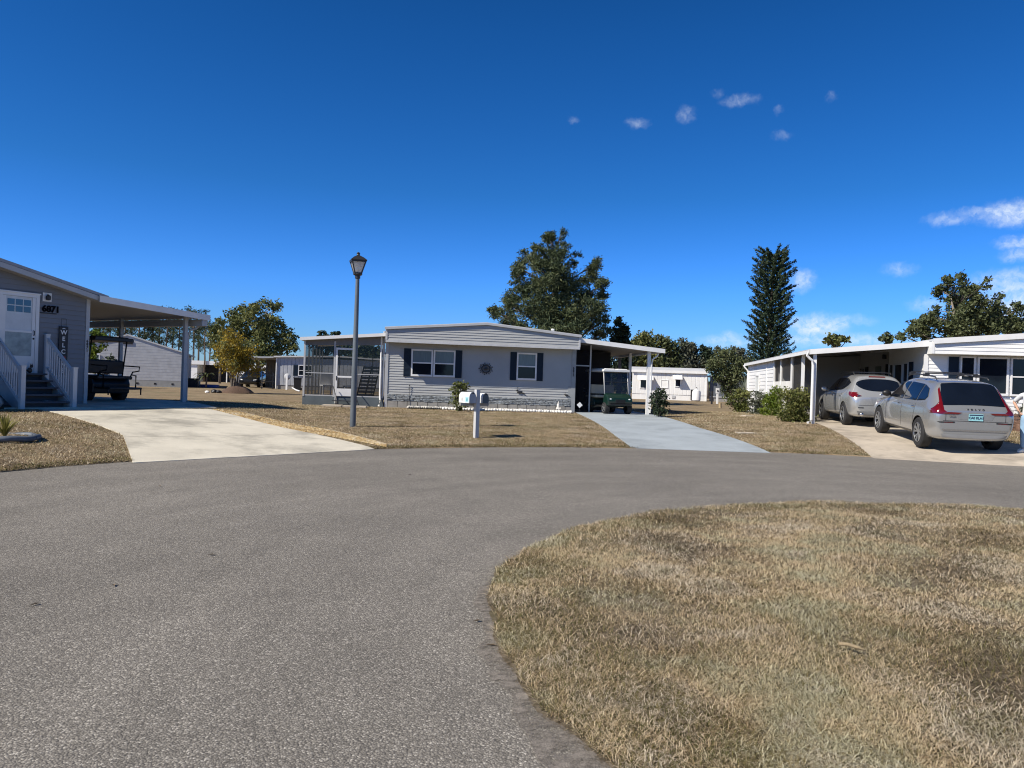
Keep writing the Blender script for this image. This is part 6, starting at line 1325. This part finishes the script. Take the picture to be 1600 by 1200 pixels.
# flower pot and plants on the brick base at right
q = wloc(HR, 6.25, -.35); o = thing('potted_plant', 'grey leaved plant in a pot before the brick base, between the car and the person', 'plant', (q.x, q.y, tz(q.x, q.y)))
m = MB(); m.lathe([(.12, 0), (.17, .28), (.19, .30), (.19, .34), (.15, .34), (.15, .28)], 14); m.build('pot', M_brick, o, smooth=True, auto=30)
leaves('foliage', np.concatenate([lump_pts((0, 0, .62), .26, 1500, .4)]), .05, L_grey, o)

# ------------------------------------------------------------------ far buildings and yard things
def gat(px, Y):
    d = ray_dir(px, 600); return Vector((d[0]*Y, Y, tz(d[0]*Y, Y)))
# white gabled house behind the left carport
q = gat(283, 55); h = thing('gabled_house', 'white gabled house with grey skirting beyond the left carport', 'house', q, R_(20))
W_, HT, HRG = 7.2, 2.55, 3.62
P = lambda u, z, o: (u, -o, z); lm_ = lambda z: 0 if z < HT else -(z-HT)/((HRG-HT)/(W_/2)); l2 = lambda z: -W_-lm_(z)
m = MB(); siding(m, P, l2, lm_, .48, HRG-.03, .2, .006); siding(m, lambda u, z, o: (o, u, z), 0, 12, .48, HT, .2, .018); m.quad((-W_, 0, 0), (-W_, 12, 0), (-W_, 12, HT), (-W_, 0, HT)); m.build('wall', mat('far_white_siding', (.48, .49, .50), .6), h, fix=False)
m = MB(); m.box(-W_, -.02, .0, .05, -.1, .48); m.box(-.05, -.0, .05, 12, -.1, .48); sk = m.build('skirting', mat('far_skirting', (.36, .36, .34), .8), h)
for k in range(6): m = MB(); m.box(-W_+.8+k*1.15, -W_+.95+k*1.15, -.015, 0, .18, .30); m.build('skirting_vent', M_dark, sk)
m = MB(); sl = (HRG-HT)/(W_/2)
for s in (0, 1):
    f = (lambda x, z: (x, -.07, z)) if s == 0 else (lambda x, z: (-W_-x, -.07, z))
    m.prism([f(.3, HT-.3*sl), f(-W_/2, HRG), f(-W_/2, HRG+.10), f(.3, HT+.10-.3*sl)], (0, 12.35, 0))
m.build('roof', M_roofm, h)
m = MB(); m.box(-W_/2-.35, -W_/2+.35, -.05, -.02, HRG-.62, HRG-.38); m.build('gable_vent', M_dark, h)
window(h, P, -W_+1.1, -W_+1.9, 1.2, 2.2, M_white, M_blind, M_glass, .06); window(h, lambda u, z, o: (o, u, z), 3, 4, 1.2, 2.2, M_white, M_glass, M_glass, .06)
# ribbed home with carport and dark car
q = gat(431, 62); h = thing('ribbed_home', 'pale grey vertically ribbed home with flat roof left of the screened porch', 'house', q, R_(10))
P = lambda u, z, o: (u, -o, z)
m = MB(); ribs(m, P, 0, 10, .35, 2.62, .30, .03); ribs(m, lambda u, z, o: (-o, u, z), 0, 11, .35, 2.62, .30, .03); m.quad((10, 0, 0), (10, 11, 0), (10, 11, 2.6), (10, 0, 2.6)); m.build('wall', mat('far_grey_ribs', (.42, .44, .47), .5), h, fix=False)
m = MB(); m.box(0, 10, .005, .05, -.1, .36); m.box(.0, .04, .05, 11, -.1, .36); m.build('skirting', M_block, h)
m = MB(); m.prism([(-.2, -.3, 2.60), (5, -.3, 2.80), (10.2, -.3, 2.60), (10.2, -.3, 2.70), (5, -.3, 2.92), (-.2, -.3, 2.72)], (0, 11.5, 0)); m.build('roof', M_roofm, h)
window(h, P, 1.75, 2.85, 1.15, 2.05, M_white, M_glass, M_glass, .06); shutter(h, P, 1.35, 1.72, 1.15, 2.05, .035)
downspout(h, [(.02, -.10, 2.55), (.02, -.10, .05)], .05)
c = thing('carport', 'small far carport with dark car beneath, joined to the ribbed home', 'carport', q, R_(10))
m = MB(); m.prism([(-3.4, -.3, 2.45), (-.22, -.3, 2.55), (-.22, -.3, 2.66), (-3.4, -.3, 2.56)], (0, 8, 0)); m.build('roof', M_trimgrey, c)
for yy in (0, 7): m = MB(); m.box(-3.25, -3.15, yy, yy+.1, 0, 2.46); m.build('post', M_white, c)
m = MB(); ribs(m, lambda u, z, o: (u, 5.5-o, z), -1.6, -.12, 0, 2.5, .25, .02); m.build('back_wall', mat('tan_ribs', (.22, .20, .16), .7), c, fix=False)
q = gat(388, 66); r3 = thing('parked_car', 'dark car parked nose out beneath the far carport behind the golden shrub', 'car', (q.x, q.y+1.2, q.z+.01), R_(188))
car('mu', r3, mat('black_car_paint', (.015, .017, .018), .25, metal=.3, coat=.8), (-1.41, 1.42), .375); r3.scale = (.92, .92, .92)
q = gat(309, 112); r4 = thing('parked_car', 'white car far off between the left carport and the golden shrub', 'car', (q.x, q.y, q.z+.01), R_(12))
car('mu', r4, mat('white_car_paint', (.75, .75, .75), .25, coat=.8), (-1.41, 1.42), .375)
q = gat(405, 95); h = thing('far_cottage', 'small white cottage seen beneath the far carport roof', 'house', q, R_(5))
m = MB(); m.box(-3, 2.6, 0, 8, 0, 2.5); m.build('wall', M_whitevinyl, h); m = MB(); m.prism([(-3.3, -.3, 2.5), (-.2, -.3, 3.5), (2.9, -.3, 2.5), (2.9, -.3, 2.6), (-.2, -.3, 3.62), (-3.3, -.3, 2.6)], (0, 8.6, 0)); m.build('roof', M_roofm, h)
window(h, lambda u, z, o: (u, -o, z), -1.4, -.4, 1.0, 2.0, M_white, M_blind, M_glass, .07); window(h, lambda u, z, o: (u, -o, z), .6, 1.6, 1.0, 2.0, M_white, M_blind, M_glass, .07)
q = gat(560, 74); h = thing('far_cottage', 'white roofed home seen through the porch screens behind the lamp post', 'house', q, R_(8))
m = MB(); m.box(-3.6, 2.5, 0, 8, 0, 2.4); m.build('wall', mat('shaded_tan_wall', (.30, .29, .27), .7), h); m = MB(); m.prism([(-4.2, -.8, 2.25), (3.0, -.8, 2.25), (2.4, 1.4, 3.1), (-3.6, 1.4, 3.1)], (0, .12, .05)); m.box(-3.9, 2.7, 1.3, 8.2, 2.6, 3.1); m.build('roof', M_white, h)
window(h, lambda u, z, o: (u, -o, z), -2.6, -1.2, .9, 2.0, M_white, M_glass, M_glass, .07); window(h, lambda u, z, o: (u, -o, z), .2, 1.6, .9, 2.0, M_white, M_glass, M_glass, .07)
q = gat(303, 98); c = thing('far_carport', 'white fronted carport with dark interior just right of the left carport posts', 'carport', q, R_(8))
m = MB(); m.box(-1.0, 4.2, 0, 6, 2.25, 2.75); m.build('roof', M_white, c)
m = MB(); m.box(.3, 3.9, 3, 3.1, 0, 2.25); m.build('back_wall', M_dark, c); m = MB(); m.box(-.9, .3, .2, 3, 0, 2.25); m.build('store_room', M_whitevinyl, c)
for xx in (3.95,): m = MB(); m.box(xx, xx+.12, .1, .22, 0, 2.25); m.build('post', M_white, c)
q = gat(301, 58); o = thing('storage_box', 'black storage box with lid beside the white gabled house', 'box', q, R_(15)); m = MB(); m.box(-.42, .42, -.4, .4, 0, .62); m.build('box', M_black, o, bevel=.02); m = MB(); m.box(-.45, .45, -.43, .43, .62, .69); m.build('lid', M_black, o, bevel=.02)
q = gat(312, 60); o = thing('yard_post', 'thin grey post right of the black storage box', 'post', q); m = MB(); m.box(-.04, .04, -.04, .04, 0, .9); m.box(-.05, .05, -.05, .05, .9, .94); m.build('post', M_trimgrey, o)
q = gat(328, 60); o = thing('paddling_pool', 'low blue paddling pool on the far lawn left of the mulch mound', 'pool', q); m = MB(); m.lathe([(.0, .02), (.60, .02), (.66, .22), (.72, .22), (.70, 0), (.0, 0)], 20); m.build('shell', mat('pool_blue', (.05, .10, .35), .4), o, smooth=True, auto=30)
q = gat(322, 56); pm = thing('small_palm', 'young drooping palm between the left carport and the golden shrub', 'palm', q); m = MB(); m.tube([(0, 0, 0), (.03, 0, .9)], [.07, .05], 7); m.build('trunk', M_wood, pm); V = []; idx = []
for k in range(26):
    a = random.random()*6.28; L = random.uniform(.7, 1.05); e0 = random.uniform(.2, 1.2); pv = None
    for j in range(6):
        f = j/5; r_ = L*f; z = .9+L*(math.sin(e0)*f-.95*f*f)+.2*f; c_ = (r_*math.cos(a), r_*math.sin(a), z); wv = .13*(1-f*.8)
        V += [(c_[0]-math.sin(a)*wv, c_[1]+math.cos(a)*wv, z-.05), (c_[0]+math.sin(a)*wv, c_[1]-math.cos(a)*wv, z-.05)]
        if j: b_ = len(V)-4; idx += [b_, b_+1, b_+3, b_+2]
fast_mesh('fronds', np.array(V), np.array(idx), 4, L_olive, pm)
q = gat(465, 59); o = thing('wheelie_bin', 'black wheeled bin against the ribbed home left of the porch', 'bin', q, R_(10)); m = MB(); m.loft([[(x_*.8, y_*.8, 0) for x_, y_ in ((-.28, -.3), (.28, -.3), (.28, .3), (-.28, .3))], [(x_, y_, .95) for x_, y_ in ((-.28, -.3), (.28, -.3), (.28, .3), (-.28, .3))]]); m.build('bin', M_black, o); m = MB(); m.box(-.31, .31, -.34, .32, .95, 1.02); m.build('lid', M_black, o); m = MB(); m.lathe([(.1, -.3), (.1, .3)], 12, (0, .3, .1), 'x'); m.build('wheel', M_tyre, o)
q = gat(448, 59.5); o = thing('utility_pedestal', 'white meter post with round dish in front of the ribbed home', 'post', q); m = MB(); m.box(-.07, .07, -.05, .05, 0, 1.2); m.build('post', M_white, o); m = MB(); m.lathe([(.0, .0), (.2, .06), (.26, .14)], 16, (0, -.05, 1.05), 'y', cap=False); m.build('dish', M_trimgrey, o)
q = gat(462, 55); o = thing('drain_pipe', 'pale pipe lying on the lawn left of the porch corner', 'pipe', q); m = MB(); m.tube([(-.5, .9, .25), (.0, .2, .10), (.55, -.9, .06)], .05, 7); m.build('pipe', M_white, o, smooth=True)
q = gat(418, 60.5); o = thing('garden_bench', 'dark shelf rack standing under the far carport by the ribbed home', 'rack', q, R_(10)); m = MB()
for z_ in (.1, .6, 1.1): m.box(-.45, .45, -.2, .2, z_, z_+.04)
for sx in (-.43, .43): m.box(sx-.02, sx+.02, -.2, -.16, 0, 1.3); m.box(sx-.02, sx+.02, .16, .2, 0, 1.3)
m.build('rack', M_darkm, o)
# white trailer at right, its awnings, tank and the grey shed
q = gat(1104, 72); h = thing('trailer_home', 'long bright white ribbed trailer with window awnings beyond the dark bush', 'house', q, R_(-9))
P = lambda u, z, o: (u, -o, z); LW = 7.0
m = MB(); ribs(m, P, -LW, 0, .55, 2.68, .40, .03); ribs(m, P, -LW, 0, -.1, .54, .8, .01, o=-.02); m.quad((0, 0, -.1), (0, 4.5, -.1), (0, 4.5, 2.7), (0, 0, 2.7)); m.quad((-LW, 0, -.1), (-LW, 4.5, -.1), (-LW, 4.5, 2.7), (-LW, 0, 2.7)); m.build('wall', mat('far_white_ribs', (.76, .76, .75), .5, var=.06, vs=.8), h, fix=False)
m = MB(); m.prism([(-LW-.1, -.22, 2.70), (-LW-.1, 2.2, 3.1), (-LW-.1, 4.6, 2.70), (-LW-.1, 4.6, 2.78), (-LW-.1, 2.2, 3.2), (-LW-.1, -.22, 2.82)], (LW+.2, 0, 0)); r = m.build('roof', M_roofm, h)
m = MB(); m.box(-LW-.1, .1, -.26, -.225, 2.62, 2.86); m.build('fascia', M_white, r)
for u0, u1, z0, z1 in ((-6.25, -5.1, 1.05, 2.15), (-2.95, -2.4, 1.3, 2.3)):
    wd_ = window(h, P, u0, u1, z0, z1, M_white, M_glass, M_glass, .06, mid=False, o=.03)
    m = MB(); m.prism([(u0-.25, -.05, z1+.16), (u0-.25, -.75, z1-.25), (u0-.25, -.75, z1-.29), (u0-.25, -.05, z1+.10)], (u1-u0+.35, 0, 0)); m.build('awning', M_white, wd_)
window(h, P, -4.3, -3.6, 1.15, 1.95, M_white, M_whitevinyl, None, .06, mid=False, o=.03)
m = MB(); pbox(m, P, -1.45, -1.2, .1, 1.1, .03, .06); m.build('hatch', M_dark, h)
m = MB(); pbox(m, P, -3.2, -2.9, .2, .45, .02, .05); m.build('vent', M_trimgrey, h)
m = MB(); m.box(-.06, .04, -.06, .03, 0, 2.7); m.build('corner_trim', M_white, h)
q2_ = at(1088, 620, 71); o = thing('gas_tank', 'upright white gas tank against the right part of the white trailer', 'tank', (q2_.x, 71.0, tz(q2_.x, 71))); m = MB(); m.lathe([(.34, .05), (.40, .12), (.40, .85), (.34, 1.02), (.12, 1.12), (.08, 1.22), (.0, 1.22)], 18); m.build('tank', M_white, o, smooth=True, auto=40); m = MB(); m.lathe([(.36, 0), (.36, .05)], 14); m.box(-.05, .05, -.05, .05, 1.2, 1.32); m.build('fittings', M_darkm, o)
q3 = gat(1106, 72.5); h = thing('metal_shed', 'dark grey ribbed metal shed behind the drooping round tree', 'shed', (q3.x, q3.y, q3.z), R_(-4))
m = MB(); ribs(m, P, .2, 5.5, .5, 2.4, .3, .04); m.quad((5.5, 0, 0), (5.5, 4, 0), (5.5, 4, 2.4), (5.5, 0, 2.4)); m.build('wall', mat('dark_shed_ribs', (.13, .145, .165), .5), h, fix=False)
m = MB(); m.box(.2, 5.5, .01, .06, 0, .5); m.build('base', M_block, h); m = MB(); m.box(.1, 5.6, -.15, 4.2, 2.4, 2.5); m.build('roof', M_trimgrey, h); m = MB(); pbox(m, P, .2, 5.4, .44, .50, .04, .08); m.build('rail', M_white, h)
window(h, P, 1.45, 2.1, 1.4, 2.15, M_white, M_glass, M_glass, .06, o=.05)
q = gat(1113, 58); o = thing('yard_post', 'short dark hydrant-like post on the lawn left of the white meter post', 'post', q); m = MB(); m.box(-.06, .06, -.06, .06, 0, 1.02); m.box(-.08, .08, -.08, .08, .75, 1.0); m.build('post', M_darkm, o)
q = gat(1121.5, 60); o = thing('utility_pedestal', 'white meter post with round gauge on the lawn before the grey metal shed', 'post', q); m = MB(); m.box(-.07, .07, -.06, .06, 0, 1.15); m.box(-.12, .12, -.08, .08, .85, 1.28); m.build('post', M_white, o); m = MB(); m.lathe([(.07, 0), (.07, .03)], 14, (0, -.11, 1.05), 'y'); m.build('gauge', M_dark, o)
q = gp(1125, 638); o = thing('tree_stump', 'short pale timber stump standing in the lawn right of the dark post', 'stump', q); m = MB(); m.lathe([(.10, -.05), (.095, .1), (.09, .34), (.0, .35)], 12); m.build('stump', mat('stump_wood', (.34, .26, .15), .85, var=.3, vs=12), o, smooth=True, auto=40)

# trees added out of view behind the viewer: something dark for glass to mirror
for i, (x_, y_, src) in enumerate(((-30, -34, 'oak_tree'), (-12, -40, 'cedar_tree'), (6, -42, 'oak_tree'), (24, -38, 'spreading_tree'), (40, -30, 'oak_tree'), (-44, -20, 'spreading_tree'), (33, -50, 'cedar_tree'))):
    o = copy_tree(bpy.data.objects[src]); o.location = (x_, y_, tz(x_, y_)); o.rotation_euler = (0, 0, i*1.3); o['label'] = 'leafy tree added behind the viewer, out of view, for the glass to mirror'; o['group'] = 'trees added behind the viewer for reflections'

# low wood far beyond the homes: one mass nobody could count
na = 26000; aa = R_(-46)+R_(92)*rng.random(na); rr_ = 165+25*rng.random(na)
hh = 2.6+1.2*np.sin(aa*23+1)+.9*np.sin(aa*61)+.6*np.sin(aa*137+2); zz = .3+np.abs(hh)*rng.random(na)**.8
tag(leaves('distant_wood', np.stack([rr_*np.sin(aa), rr_*np.cos(aa), zz], 1), .55, L_olive, None), kind='stuff')
